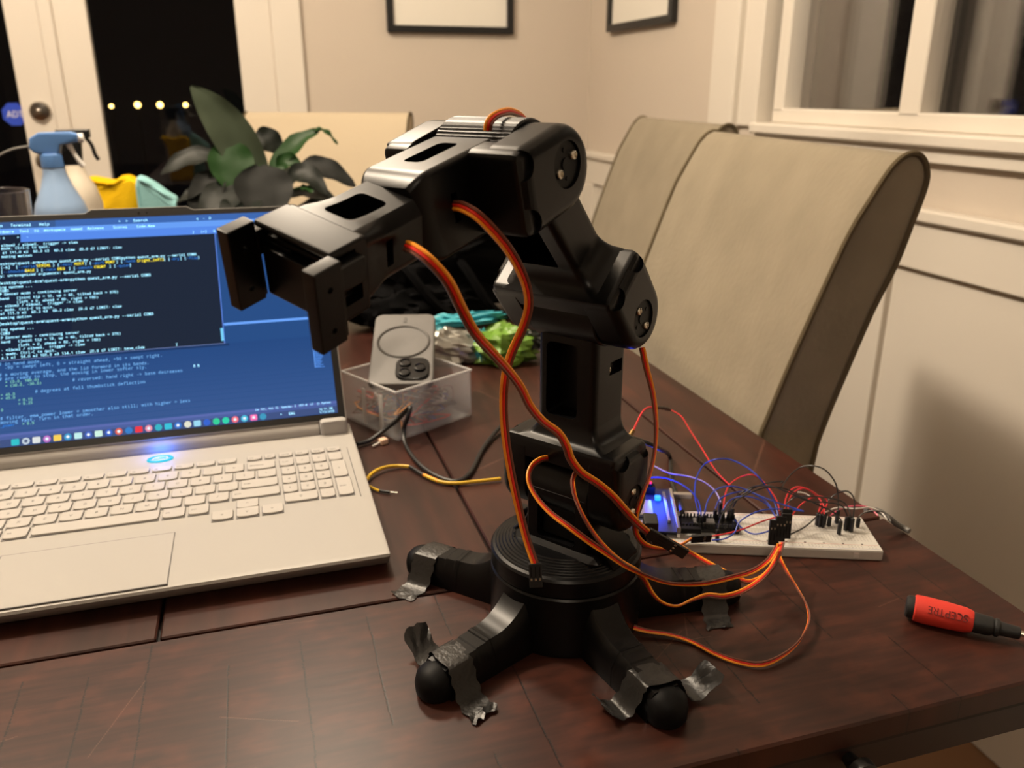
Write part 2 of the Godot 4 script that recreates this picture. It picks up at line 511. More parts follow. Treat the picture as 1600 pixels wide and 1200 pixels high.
	var st := thing("door_sticker", "blue octagonal alarm sticker with white letters on the left door glass", "sticker", Vector3(-0.650, 1.030, ZB - 0.0275))
	obj("sticker_sheet", prism(oct, 0, 0.0012), M.sticker, st)
	obj("lettering", text("ADT", 0.024, false, 0.0006), M.white_plastic, st, Transform3D(Basis(), Vector3(-0.0205, 0.0, 0.0016)))
	# framed pictures
	picture("framed print in a thin black frame on the back wall", Vector3(0.663, 1.271, ZB + 0.001), 0.0, 0.416)
	picture("framed print in a thin black frame on the window wall, left of the window", Vector3(XR - 0.001, 1.271, -2.448), -PI / 2, 0.445)
	# far lamps outside
	var spots := [[-4.004, 0.640, 0.055], [-3.237, 0.675, 0.085], [-2.577, 0.672, 0.085], [-1.811, 0.669, 0.065]]
	var names := ["small amber street lamp far outside, leftmost of the four lights in the door glass", "bright street lamp far outside, second from left in the door glass", "bright street lamp far outside, third from left in the door glass", "street lamp far outside, rightmost of the four lights in the door glass"]
	for i in 4:
		var l := thing("street_lamp", names[i], "lamp", Vector3(spots[i][0], -3.0, -30), 0, "street lamps beyond the door")
		obj("pole", rod(Vector3.ZERO, Vector3(0, 2.9 + spots[i][1], 0), 0.02, 8), M.servo_black, l)
		obj("lamp_globe", moved(lathe([Vector2(0, -1), Vector2(0.5, -0.87), Vector2(0.87, -0.5), Vector2(1, 0), Vector2(0.87, 0.5), Vector2(0.5, 0.87), Vector2(0, 1)], 16), Vector3.ZERO), M.street_glow, l, Transform3D(Basis().scaled(Vector3.ONE * spots[i][2]), Vector3(0, 3.0 + spots[i][1], 0)))
		var o := OmniLight3D.new(); o.name = "lamp_light"; o.light_color = Color(1, 0.82, 0.5); o.light_energy = 0.05; o.omni_range = 40; o.omni_attenuation = 2.0; o.shadow_enabled = true; o.light_size = 0.08
		o.position = Vector3(0, 3.0 + spots[i][1], 0.2); l.add_child(o)

func picture(label: String, at: Vector3, turn: float, w: float):
	var t := thing("framed_picture", label, "picture", at, turn, "framed prints")
	var h := w * 1.25
	var f := 0.021
	obj("frame", join([span(Vector3(-w / 2, 0, 0), Vector3(w / 2, f, 0.022), 0.002), span(Vector3(-w / 2, h - f, 0), Vector3(w / 2, h, 0.022), 0.002), span(Vector3(-w / 2, f * 0.8, 0), Vector3(-w / 2 + f, h - f * 0.8, 0.022), 0.002), span(Vector3(w / 2 - f, f * 0.8, 0), Vector3(w / 2, h - f * 0.8, 0.022), 0.002)]), M.black_frame, t)
	obj("mat_board", span(Vector3(-w / 2 + 0.01, 0.01, 0.004), Vector3(w / 2 - 0.01, h - 0.01, 0.010), 0), M.mat_board, t)
	obj("print", span(Vector3(-w * 0.22, h * 0.2, 0.010), Vector3(w * 0.22, h * 0.8, 0.0108), 0), M.print_ink, t)

# ------------------------------------------------------------------ table
func build_table():
	var t := thing("dining_table", "dark red-brown plank dining table with worn hairline cracks, under the laptop and robot arm", "table", Vector3(0, TOP, 0))
	var x0 := -0.427; var x1 := 0.490; var zf := -0.313; var zb := -2.2
	# end board, then long planks with V grooves between
	var e := obj("plank", mesh(span(Vector3(x0, -0.017, -0.5138), Vector3(x1, 0, zf), 0.0016), 38, 1), M.end_board, t)
	var xs := [x0, -0.333, -0.090, 0.153, 0.396, x1]
	for i in 5:
		obj("plank", mesh(span(Vector3(xs[i] + 0.0012, -0.017, zb + 0.2), Vector3(xs[i + 1] - 0.0012, 0, -0.5162), 0.0012), 38, 2), M.plank_a if i % 2 == 0 else M.plank_b, t)
	obj("plank", mesh(span(Vector3(x0, -0.017, zb), Vector3(x1, 0, zb + 0.1988), 0.0016), 38, 1), M.dark_wood, t)
	obj("underboard", span(Vector3(x0 + 0.002, -0.020, zb + 0.002), Vector3(x1 - 0.002, -0.006, zf - 0.002), 0), M.groove, t)
	obj("apron", join([span(Vector3(x0 + 0.004, -0.043, zf - 0.022), Vector3(x1 - 0.004, -0.017, zf - 0.004), 0.001), span(Vector3(x0 + 0.004, -0.043, zb + 0.004), Vector3(x1 - 0.004, -0.017, zb + 0.03), 0.001),
		span(Vector3(x0 + 0.004, -0.043, zb), Vector3(x0 + 0.022, -0.017, zf - 0.01), 0.001), span(Vector3(x1 - 0.022, -0.043, zb), Vector3(x1 - 0.004, -0.017, zf - 0.01), 0.001)]), M.dark_wood, t)
	obj("drawer_knob", lathe([Vector2(0.004, 0), Vector2(0.005, 0.006), Vector2(0.009, 0.010), Vector2(0.0085, 0.016), Vector2(0.0, 0.018)], 20), M.black_frame, t, Transform3D(Basis(Vector3.RIGHT, PI / 2), Vector3(0.305, -0.028, zf - 0.004)))
	for q in [[x0 + 0.06, zf - 0.42], [x1 - 0.07, zf - 0.42], [x0 + 0.05, zb + 0.06], [x1 - 0.05, zb + 0.06]]:
		obj("leg", span(Vector3(q[0] - 0.035, -TOP, q[1] - 0.035), Vector3(q[0] + 0.035, -0.04, q[1] + 0.035), 0.004), M.dark_wood, t)

# ------------------------------------------------------------------ chairs
func chair(label: String, at: Vector3, turn: float, fab: Material) -> Node3D:
	# upholstered chair with a scrolled back; origin on the floor under the back, sitter faces -x
	var t := thing("dining_chair", label, "chair", at, turn, "upholstered dining chairs")
	var wdt := 0.5
	var prof := PackedVector2Array([Vector2(-0.004, 0.40), Vector2(-0.004, 0.62), Vector2(-0.002, 0.70), Vector2(0.0, 0.741), Vector2(0.0038, 0.7543), Vector2(0.0254, 0.8232), Vector2(0.0555, 0.9097), Vector2(0.0740, 0.9587), Vector2(0.0925, 0.9935), Vector2(0.1071, 1.0189), Vector2(0.1185, 1.0314), Vector2(0.1288, 1.036), Vector2(0.1387, 1.0340), Vector2(0.1465, 1.0260), Vector2(0.1508, 1.0126), Vector2(0.1490, 0.9962), Vector2(0.1413, 0.9653), Vector2(0.1298, 0.9218), Vector2(0.1112, 0.8750), Vector2(0.0894, 0.8043), Vector2(0.0736, 0.7494), Vector2(0.0650, 0.6999), Vector2(0.060, 0.55), Vector2(0.056, 0.40)])
	obj("backrest", prism(prof, -wdt / 2, wdt / 2, 0.006, 0.006, 2), fab, t)
	for s in [-1, 1]:
		var rim := []
		for p in prof: rim.append(Vector3(p.x, p.y, s * (wdt / 2 - 0.001)))
		obj("piping", tube(smooth(rim, 3), 0.0032, 7), M.fabric_seam, t)
	obj("seat", join([span(Vector3(-0.44, 0.36, -wdt / 2), Vector3(0.02, 0.48, wdt / 2), 0.02)]), fab, t)
	obj("skirt", span(Vector3(-0.43, 0.30, -wdt / 2 + 0.01), Vector3(0.06, 0.37, wdt / 2 - 0.01), 0.005), fab, t)
	for q in [[-0.40, -0.21], [-0.40, 0.21], [0.035, -0.21], [0.035, 0.21]]:
		obj("leg", loft([PackedVector3Array([Vector3(q[0] - 0.022, 0.31, q[1] - 0.022), Vector3(q[0] + 0.022, 0.31, q[1] - 0.022), Vector3(q[0] + 0.022, 0.31, q[1] + 0.022), Vector3(q[0] - 0.022, 0.31, q[1] + 0.022)]), PackedVector3Array([Vector3(q[0] - 0.015, 0, q[1] - 0.015), Vector3(q[0] + 0.015, 0, q[1] - 0.015), Vector3(q[0] + 0.015, 0, q[1] + 0.015), Vector3(q[0] - 0.015, 0, q[1] + 0.015)])]), M.dark_wood, t)
	return t

func build_chairs():
	chair("beige upholstered chair nearest the camera, by the window wall right of the robot arm", Vector3(0.5346, 0, -0.9692), deg_to_rad(-7.0), M.fabric)
	chair("beige upholstered chair partly hidden behind the nearest chair, farther along the window wall", Vector3(0.755, 0, -1.690), deg_to_rad(-7.0), M.fabric)
	chair("upholstered chair, its beige lightened to look more strongly lit, behind the leafy plant, beside the glass doors", Vector3(0.17, 0, -2.47), 1.12, M.fabric_lit)

# ------------------------------------------------------------------ laptop
func build_laptop():
	var t := thing("laptop", "open silver laptop with code windows on its lit screen", "laptop", Vector3(0, TOP, 0))
	var x0 := -0.287; var x1 := 0.073
	# base: rounded slab whose front edge is cut back underneath
	var side := PackedVector2Array([Vector2(0.826, 0.006), Vector2(0.824, 0.015), Vector2(0.820, 0.0185), Vector2(0.556, 0.0175), Vector2(0.5515, 0.0165), Vector2(0.5505, 0.0145), Vector2(0.560, 0.0035), Vector2(0.566, 0.002), Vector2(0.810, 0.002)])
	var base := Transform3D(Basis(Vector3(0, 0, -1), Vector3(0, 1, 0), Vector3(1, 0, 0)), Vector3.ZERO) * prism(side, x0, x1, 0.003, 0.003, 2)
	obj("base", oriented(base), M.silver, t)
	for q in [[x0 + 0.03, -0.59], [x1 - 0.03, -0.59], [x0 + 0.03, -0.79], [x1 - 0.03, -0.79]]:
		obj("rubber_foot", span(Vector3(q[0] - 0.015, 0, q[1] - 0.006), Vector3(q[0] + 0.015, 0.0025, q[1] + 0.006), 0.0008), M.bezel, t)
	var yd := 0.0180
	# touchpad, outlined by a fine groove
	obj("touchpad_groove", span(Vector3(-0.2062, yd - 0.002, -0.6298), Vector3(-0.0845, yd + 0.0001, -0.5535), 0), M.legend, t)
	obj("touchpad", span(Vector3(-0.2057, yd - 0.002, -0.6292), Vector3(-0.0850, yd + 0.0003, -0.5540), 0.0003), M.silver, t)
	# keys: rows from the space bar up; [z of the near edge, depth, [left, right, legend] ...]
	var P := 0.01894
	var keys := []
	var row := func(zn: float, d: float, first: float, names: Array):
		for i in names.size(): keys.append([first + i * P - 0.0081, first + i * P + 0.0081, zn, d, names[i]])
	row.call(-0.7286, 0.0158, -0.2683, ["`", "1", "2", "3", "4", "5", "6", "7", "8", "9", "0", "-", "="])
	row.call(-0.7097, 0.0158, -0.2400, ["Q", "W", "E", "R", "T", "Y", "U", "I", "O", "P", "[", "]"])
	row.call(-0.6910, 0.0158, -0.2353, ["A", "S", "D", "F", "G", "H", "J", "K", "L", ";", "'"])
	row.call(-0.6725, 0.0158, -0.2238, ["Z", "X", "C", "V", "B", "N", "M", ",", ".", "/"])
	row.call(-0.7500, 0.0095, -0.2560, ["F1", "F2", "F3", "F4", "F5", "F6", "F7", "F8", "F9", "F10", "F11", "F12"])
	for e in [[-0.2764, -0.2511, -0.7097, 0.0158, "Tab"], [-0.2764, -0.2464, -0.6910, 0.0158, "Caps"], [-0.2764, -0.2349, -0.6725, 0.0158, "Shift"],
		[-0.0297, -0.0053, -0.7286, 0.0158, "Backspace"], [-0.0207, -0.0050, -0.7097, 0.0158, "\\"], [-0.0349, -0.0042, -0.6910, 0.0158, "Enter"], [-0.0424, -0.0030, -0.6725, 0.0158, "Shift"],
		[-0.0297, -0.0170, -0.7500, 0.0095, "Ins"], [-0.0140, -0.0045, -0.7500, 0.0095, "Del"],
		[-0.2764, -0.2560, -0.6540, 0.0158, "Ctrl"], [-0.2532, -0.2370, -0.6540, 0.0158, "Fn"], [-0.2342, -0.2145, -0.6540, 0.0158, ""], [-0.2115, -0.1946, -0.6540, 0.0158, "Alt"],
		[-0.1916, -0.0991, -0.6540, 0.0158, ""], [-0.0961, -0.0793, -0.6540, 0.0158, "Alt"], [-0.0763, -0.0607, -0.6540, 0.0158, "Ctrl"],
		[-0.0577, -0.0415, -0.6385, 0.0150, "<"], [-0.0385, -0.0212, -0.6540, 0.0150, "^"], [-0.0385, -0.0212, -0.6385, 0.0150, "v"], [-0.0184, -0.0017, -0.6385, 0.0150, ">"],
		[0.0004, 0.0278, -0.6540, 0.0158, "0"], [0.0304, 0.0424, -0.6540, 0.0158, "."], [0.0452, 0.0580, -0.6540, 0.0345, "Enter"], [0.0448, 0.0572, -0.6918, 0.0345, "+"]]:
		keys.append(e)
	for r in 3:
		for c in 3:
			keys.append([0.0 + c * 0.0149, 0.0120 + c * 0.0149, [-0.6725, -0.6910, -0.7097][r], 0.0158, ["1", "2", "3", "4", "5", "6", "7", "8", "9"][r * 3 + c]])
	for c in 4:
		keys.append([-0.001 + c * 0.0149, 0.0112 + c * 0.0149, -0.7286, 0.0158, ["Num", "/", "*", "-"][c]])
		keys.append([-0.001 + c * 0.0149, 0.0112 + c * 0.0149, -0.7500, 0.0095, ["Home", "End", "PgUp", "PgDn"][c]])
	var caps := {}
	var inks := {}
	for k in keys:
		var w: float = k[1] - k[0]; var d: float = k[3]
		var key := Vector2i(roundi(w * 1e5), roundi(d * 1e5))
		if not caps.has(key):
			# square at the back, rounded at the two near corners
			var o := PackedVector2Array([Vector2(-w / 2, d / 2), Vector2(-w / 2, -d / 2 + 0.003)])
			o.append_array([Vector2(-w / 2 + 0.0008, -d / 2 + 0.0011), Vector2(-w / 2 + 0.0028, -d / 2 + 0.0003), Vector2(0, -d / 2 - 0.0003), Vector2(w / 2 - 0.0028, -d / 2 + 0.0003), Vector2(w / 2 - 0.0008, -d / 2 + 0.0011), Vector2(w / 2, -d / 2 + 0.003), Vector2(w / 2, d / 2)])
			caps[key] = mesh(oriented(Transform3D(Basis(Vector3.RIGHT, -PI / 2)) * prism(o, 0, 0.0017, 0, 0.0003, 1)))
		obj("key_shade", box(Vector3(w + 0.0009, 0.0004, d + 0.0010), Vector3.ZERO, 0.0001), M.legend, t, Transform3D(Basis(), Vector3((k[0] + k[1]) / 2, yd + 0.0001, k[2] - d / 2 + 0.0004)))  # dark plate, its colour stands for the shade along each key's near edge
		var cap := obj("keycap", caps[key], M.keycap, t, Transform3D(Basis(), Vector3((k[0] + k[1]) / 2, yd, k[2] - d / 2)))
		if k[4] != "":
			if not inks.has(k[4]): inks[k[4]] = text(k[4], 0.0044 if k[4].length() == 1 else 0.0026, false, 0.0001)
			var tm: TextMesh = inks[k[4]]
			obj("legend", tm, M.legend, cap, Transform3D(Basis(Vector3.RIGHT, -PI / 2), Vector3(-0.0016 * k[4].length() if k[4].length() == 1 else -w / 2 + 0.002, 0.00175, 0.0 if d > 0.01 else 0.001)))
	# power button: ring of light with a dark middle
	var ring := glow("power_glow", rgb(40, 205, 235), 1.0)
	var pb := Vector3(-0.108, yd + 0.0006, -0.779)
	var out := []
	for i in 33: out.append(pb + Vector3(cos(TAU * i / 32) * 0.0105, 0, sin(TAU * i / 32) * 0.0062))
	obj("power_button_light", tube(out, 0.0014, 6), ring, t)
	obj("power_button", moved(lathe([Vector2(0.0, 0.0007), Vector2(0.0072, 0.0006), Vector2(0.0078, -0.001)], 24), pb), M.silver, t)
	obj("power_button_light", join([box(Vector3(0.011, 0.0008, 0.0012), pb + Vector3(0, 0.0006, 0.0005), 0.0002), box(Vector3(0.006, 0.0008, 0.0012), pb + Vector3(0.002, 0.0006, -0.002), 0.0002)]), ring, t)
	var pl := OmniLight3D.new(); pl.name = "power_light"; pl.light_color = rgb(60, 120, 255); pl.light_energy = 0.0011; pl.light_size = 0.004; pl.omni_range = 3; pl.omni_attenuation = 2; pl.shadow_enabled = true
	pl.position = pb + Vector3(0, 0.008, -0.006); t.add_child(pl)
	# hinge bar and end blocks
	obj("hinge", join([rod(Vector3(x0 + 0.03, 0.0205, -0.806), Vector3(0.040, 0.0205, -0.806), 0.0105, 18)]), M.silver, t)
	obj("hinge_block", box(Vector3(0.0275, 0.0235, 0.030), Vector3(0.0545, 0.0215, -0.808), 0.004, 2), M.silver, t)
	obj("hinge_block", box(Vector3(0.0275, 0.0235, 0.030), Vector3(x0 + 0.0165, 0.0215, -0.808), 0.004, 2), M.silver, t)
	obj("speaker_strip", span(Vector3(0.0625, yd - 0.001, -0.757), Vector3(0.0632, yd + 0.0003, -0.650), 0.0001), M.legend, t)
	# lid: local x across, y up along the lid, z out of the screen
	var up := Vector3(0, 0.1985, -0.13).normalized()
	var B := Basis(Vector3.RIGHT, up, Vector3.RIGHT.cross(up))
	var L := Transform3D(B, Vector3(0, 0.031, -0.80))
	var shell := PackedVector2Array([Vector2(x0, 0.0), Vector2(x0, 0.232), Vector2(x0 + 0.005, 0.2375), Vector2(-0.1635, 0.2375), Vector2(-0.1575, 0.2415), Vector2(-0.0680, 0.2415), Vector2(-0.0610, 0.2375), Vector2(0.0635, 0.2375), Vector2(0.0685, 0.2325), Vector2(0.0685, 0.0)])
	obj("lid", prism(shell, -0.0065, -0.0005, 0.002, 0.0006, 2), M.silver, t, L)
	var inner := PackedVector2Array()
	for p in shell: inner.append(Vector2(clampf(p.x, x0 + 0.0014, 0.0671), minf(p.y - 0.0009, 10.0) if p.y > 0.1 else 0.0008))
	obj("bezel", prism(inner, -0.0006, 0.0003, 0, 0.0002, 1), M.bezel, t, L)
	obj("webcam", join([rod(Vector3(-0.1135, 0.2352, 0), Vector3(-0.1135, 0.2352, 0.0005), 0.0012, 12), rod(Vector3(-0.106, 0.2352, 0), Vector3(-0.106, 0.2352, 0.0005), 0.0008, 12)]), M.lens_black, t, L)
	# the display
	var sx0 := -0.2845; var sw := 0.3448; var sy0 := 0.0072; var sh := 0.2235
	var im := Image.create(1024, 664, false, Image.FORMAT_RGB8)
	var R := func(a0: float, b0: float, a1: float, b1: float, c: Color):
		im.fill_rect(Rect2i(Vector2i(int((a0 - sx0) / sw * 1024), int((1 - (b1 - sy0) / sh) * 664)), Vector2i(maxi(1, int((a1 - a0) / sw * 1024)), maxi(1, int((b1 - b0) / sh * 664)))), c)
	R.call(-0.3, -0.1, 0.1, 0.3, rgb(40, 78, 134))
	for i in 40: R.call(-0.2845, 0.018 + i * 0.0018, 0.0603, 0.0198 + i * 0.0018, rgb(58, 90, 146).lerp(rgb(38, 74, 130), i / 40.0))
	R.call(-0.2845, 0.2235, 0.0603, 0.2307, rgb(62, 104, 176))
	R.call(-0.2845, 0.2235, -0.19, 0.2307, rgb(58, 92, 146))
	R.call(-0.2845, 0.2085, 0.0603, 0.2235, rgb(88, 140, 236))
	R.call(-0.2845, 0.2170, 0.0603, 0.2235, rgb(104, 160, 246))
	R.call(-0.2845, 0.2085, -0.2215, 0.2170, rgb(24, 36, 58))
	R.call(-0.2845, 0.0870, -0.0380, 0.0895, rgb(30, 58, 104))
	R.call(-0.2845, 0.0895, -0.0415, 0.2085, rgb(30, 40, 58))
	R.call(-0.2845, 0.0895, -0.18, 0.2085, rgb(24, 34, 56))
	R.call(-0.0425, 0.0895, -0.0413, 0.2085, rgb(92, 132, 226))
	R.call(-0.2845, 0.0893, -0.0413, 0.0903, rgb(112, 128, 176))
	R.call(-0.0448, 0.0925, -0.0418, 0.1060, rgb(120, 210, 250))
	R.call(-0.0413, 0.1085, 0.0440, 0.1112, rgb(110, 168, 255))
	R.call(0.0428, 0.056, 0.0437, 0.2040, rgb(110, 168, 255))
	var rng := RandomNumberGenerator.new(); rng.seed = 4
	for i in 46: R.call(0.0437, 0.056 + i * 0.0012, 0.0437 + (0.004 + 0.006 * rng.randf()) * (1.0 if i < 30 else 0.5), 0.0568 + i * 0.0012, rgb(90, 150, 240))
	R.call(-0.2845, 0.0125, 0.0603, 0.0195, rgb(78, 98, 160))
	R.call(-0.2845, 0.0170, 0.0603, 0.0195, rgb(92, 108, 176))
	R.call(-0.2845, 0.0072, 0.0603, 0.0140, rgb(66, 84, 132))
	R.call(-0.2845, 0.0072, -0.2450, 0.0170, rgb(76, 110, 176))
	im.generate_mipmaps()
	var sm := mat("screen", Color(0.008, 0.008, 0.01), 0.3, 0.0, 0.15)
	sm.emission_enabled = true; sm.emission = Color.BLACK; sm.emission_energy_multiplier = 1.0; sm.emission_texture = ImageTexture.create_from_image(im)
	var q := QuadMesh.new(); q.size = Vector2(sw, sh)
	obj("screen", q, sm, t, L * Transform3D(Basis(), Vector3(sx0 + sw / 2, sy0 + sh / 2, 0.0005)))
	# icons of the task bar
	var icon := [rgb(0, 190, 200), rgb(190, 205, 220), rgb(220, 225, 225), rgb(190, 110, 200), rgb(245, 205, 80), rgb(20, 150, 205), rgb(190, 235, 235), rgb(40, 90, 190), rgb(205, 240, 225), rgb(20, 90, 200), rgb(226, 90, 70), rgb(10, 120, 200), rgb(236, 30, 60), rgb(232, 140, 165), rgb(0, 175, 195), rgb(10, 190, 215), rgb(20, 110, 205), rgb(225, 225, 205), rgb(150, 215, 240), rgb(10, 90, 205), rgb(0, 205, 150), rgb(0, 210, 170), rgb(240, 105, 125), rgb(60, 190, 225), rgb(250, 110, 180), rgb(40, 150, 190)]
	for i in icon.size():
		var c := Vector2(-0.2315 + i * 0.00876, 0.01105)
		var shape: PackedVector3Array
		if i in [0, 2, 4, 6, 8, 12, 15, 18, 24]: shape = prism(rrect(0.0066, 0.0058, 0.001), 0, 0.0002)
		else: shape = prism(rrect(0.0064, 0.0064, 0.0031, 5), 0, 0.0002)
		obj("screen_icon", shape, glow("icon_%d" % i, icon[i], 1.0), t, L * Transform3D(Basis(), Vector3(c.x, c.y, 0.0006)))
		if i in [1, 3, 5, 7, 9, 10, 13, 16, 22, 23, 24]:
			obj("screen_icon", prism(rrect(0.0028, 0.0028, 0.0013, 3), 0, 0.0001), glow("icon_dot_%d" % i, rgb(235, 245, 255) if i != 1 else rgb(60, 80, 120), 1.0), t, L * Transform3D(Basis(), Vector3(c.x, c.y, 0.0008)))
	# text
	var white := glow("text_white", rgb(160, 228, 252), 2.1); var grey := glow("text_grey", rgb(110, 178, 240), 1.2); var yel := glow("text_yellow", rgb(245, 225, 30), 2.0); var blu := glow("text_blue", rgb(0, 118, 215), 1.3); var mint := glow("text_mint", rgb(150, 240, 200), 1.0)
	var put := func(s: String, a: float, b: float, m: Material, hgt := 0.0034):
		obj("screen_text", text(s, hgt, true, 0.0001), m, t, L * Transform3D(Basis(), Vector3(a, b, 0.0007)))
	var ln := ["elbow2 / elbow3,  trigger -> claw", "mode. Ctrl-C to quit.", "e1 111.0 e2  60.3 e3  60.2 claw  20.0 d7 LIMIT: claw", "making motion"]
	var lb := [0.2066, 0.2034, 0.1990, 0.1950]
	for i in 4: put.call(ln[i], -0.2385 if i != 2 else -0.2375, lb[i] - 0.0005, white)
	put.call("\\Desktop\\quest-arm>python quest_arm.py --serial COM3python quest_arm.py --serial COM3", -0.2440, 0.1870, white, 0.00357)
	var segs := [[-0.2395, "[-h]", 0], [-0.2265, "[", 0], [-0.2245, "--serial", 2], [-0.2085, "SERIAL", 1], [-0.1945, "] [", 0], [-0.1895, "--host", 2], [-0.1750, "HOST", 1], [-0.1660, "] [", 0], [-0.1610, "--port", 2], [-0.1470, "PORT", 1], [-0.1375, "] [", 0], [-0.1325, "--hand", 2], [-0.1185, "{right,left}", 1], [-0.0935, "] [", 0], [-0.0890, "--dry", 2], [-0.0780, "] [", 0], [-0.0735, "--flip", 2], [-0.0610, "]", 0]]
	for s in segs: put.call(s[1], s[0], 0.1832, [white, yel, blu][s[2]], 0.00357)
	var seg2 := [[-0.2395, "[", 0], [-0.2375, "--shoulder", 2], [-0.2185, "BASE", 1], [-0.2090, "] [", 0], [-0.2045, "--rate", 2], [-0.1900, "DEG", 1], [-0.1805, "] [", 0], [-0.1760, "--smooth", 2], [-0.1575, "COUNT", 1], [-0.1440, "] [", 0], [-0.1395, "--quiet", 2], [-0.1255, "]", 0]]
	for s in seg2: put.call(s[1], s[0], 0.1788, [white, yel, blu][s[2]], 0.00357)
	put.call("py: unrecognized arguments: quest_arm.py", -0.2420, 0.1748, white)
	put.call("\\Desktop\\quest-arm\\quest-arm>python quest_arm.py --serial COM3", -0.2440, 0.1673, white, 0.0037)
	put.call("ing opened ...", -0.2410, 0.1630, white); put.call("COM3", -0.2410, 0.1595, white)
	var blk := ["P Dancer mode - continuing server", "hand   (joint tip = 10, up = 60, tilted back = 370)", "       (left = 0, ahead = 60, right = 180)", "- elbow2 / elbow3,  trigger -> claw", "- mode. Ctrl-C to quit.", "e1 111.0 e2  60.3 e3  60.2 claw  20.0 d7 LIMIT: claw", "making motion"]
	var bb := [0.1560, 0.1515, 0.1473, 0.1440, 0.1400, 0.1363, 0.1322]
	for i in 7: put.call(blk[i], -0.2410, bb[i], white)
	put.call("\\Desktop\\quest-arm\\quest-arm>python quest_arm.py --serial COM3", -0.2440, 0.1262, white, 0.0037)
	put.call("ing opened ...", -0.2410, 0.1205, white); put.call("COM3", -0.2410, 0.1165, white)
	var b3 := [0.1124, 0.1082, 0.1038, 0.1001, 0.0962, 0.0924]
	for i in 6: put.call(blk[i] if i < 5 else "4.3 e1  94.0 e2 100.0 e3 134.1 claw  20.0 d7 LIMIT: base,claw", -0.2410, b3[i], white)
	var code := [["# in hand mode.", 0.0865], ["  -90 = swept left, 0 = straight ahead, +90 = swept right.", 0.0828], ["# a moving average, and the lid forward in its bands.", 0.0762], ["# are ready to stop, the moving in lower softer sly.", 0.0722], ["                         # reversed: hand right -> base decreases", 0.0655], ["            # degrees at full thumbstick deflection", 0.0575], ["# filter, ema_power lower = smoother also still; with higher = less", 0.0345], ["moving fast. Turn in that order.", 0.0308]]
	for c in code: put.call(c[0], -0.2435, c[1], grey, 0.0041)
	put.call("= (0.0, 180.0)", -0.2385, 0.0688, mint); put.call("= (30.0, -30.0)", -0.2385, 0.0652, mint)
	for i in 5: put.call(["= 45.0", "= 45.0", "       = 0.15", "       = 0.25", "0"][i], -0.2425, [0.0568, 0.0535, 0.0505, 0.0470, 0.0425][i], mint)
	put.call("_power", -0.2435, 0.0275, blu); put.call("= 0.9", -0.2255, 0.0275, mint)
	put.call("8 B", -0.0735, 0.0690, white); put.call("I", -0.0880, 0.0925, white)
	put.call("Run   Terminal   Help", -0.2435, 0.2268, white, 0.0038); put.call("<  >  Search", -0.1330, 0.2268, white, 0.0038)
	put.call("hardware  Tool  to  workspace  named  Release    Scores    Code.New", -0.2440, 0.2203, white, 0.0036)
	put.call("ps x     +   -", -0.2430, 0.2140, white); put.call("o  -  O", -0.0590, 0.2262, white); put.call(")   (+)   O", -0.0640, 0.2115, white)
	put.call("Ln 191, Col 10  Spaces: 2  UTF-8  LF  {} Python", -0.0190, 0.0185, white, 0.0026)
	put.call("^   ENG", 0.0040, 0.0110, white, 0.0034); put.call("10:51 PM", 0.0420, 0.0122, white, 0.0028); put.call("1/13/2026", 0.0420, 0.0092, white, 0.0028)

# ------------------------------------------------------------------ robot arm
# Local axes of the arm: x across (w), y up, z forward (u), towards the gripper.
func robot_at() -> Transform3D:
	return Transform3D(Basis(Vector3.UP, deg_to_rad(-54.1)), Vector3(0.180, TOP, -0.465))

func joint(u: float, h: float, deg: float) -> Transform3D:
	# frame of a joint: x along the link (s), y towards its back (t), z across (w)
	var a := deg_to_rad(deg)
	return Transform3D(Basis(Vector3(0, sin(a), cos(a)), Vector3(0, cos(a), -sin(a)), Vector3(1, 0, 0)), Vector3(0, h, u))

func along(poly: PackedVector2Array, s0: float, s1: float, b := 0.0, steps := 2) -> PackedVector3Array:
	# polygon in (t, w) drawn along s
	var p := prism(poly, s0, s1, b, b, steps)
	return oriented(Transform3D(Basis(Vector3(0, 1, 0), Vector3(0, 0, 1), Vector3(1, 0, 0)), Vector3.ZERO) * p)

func stw(a: Vector3, b: Vector3, r := 0.001, steps := 2) -> PackedVector3Array:
	return box((b - a).abs(), (a + b) / 2, r, steps)

func cyl_s(s0: float, s1: float, t: float, w: float, r: float, n := 20) -> PackedVector3Array:
	return rod(Vector3(s0, t, w), Vector3(s1, t, w), r, n)

func cyl_w(w0: float, w1: float, s: float, t: float, r: float, n := 24) -> PackedVector3Array:
	return rod(Vector3(s, t, w0), Vector3(s, t, w1), r, n)

func ball(r: float) -> PackedVector3Array:
	var p := []
	for i in 13: p.append(Vector2(maxf(0.0, sin(PI * i / 12)) * r if i % 12 else 0.00001, -cos(PI * i / 12) * r))
	return lathe(p, 20)

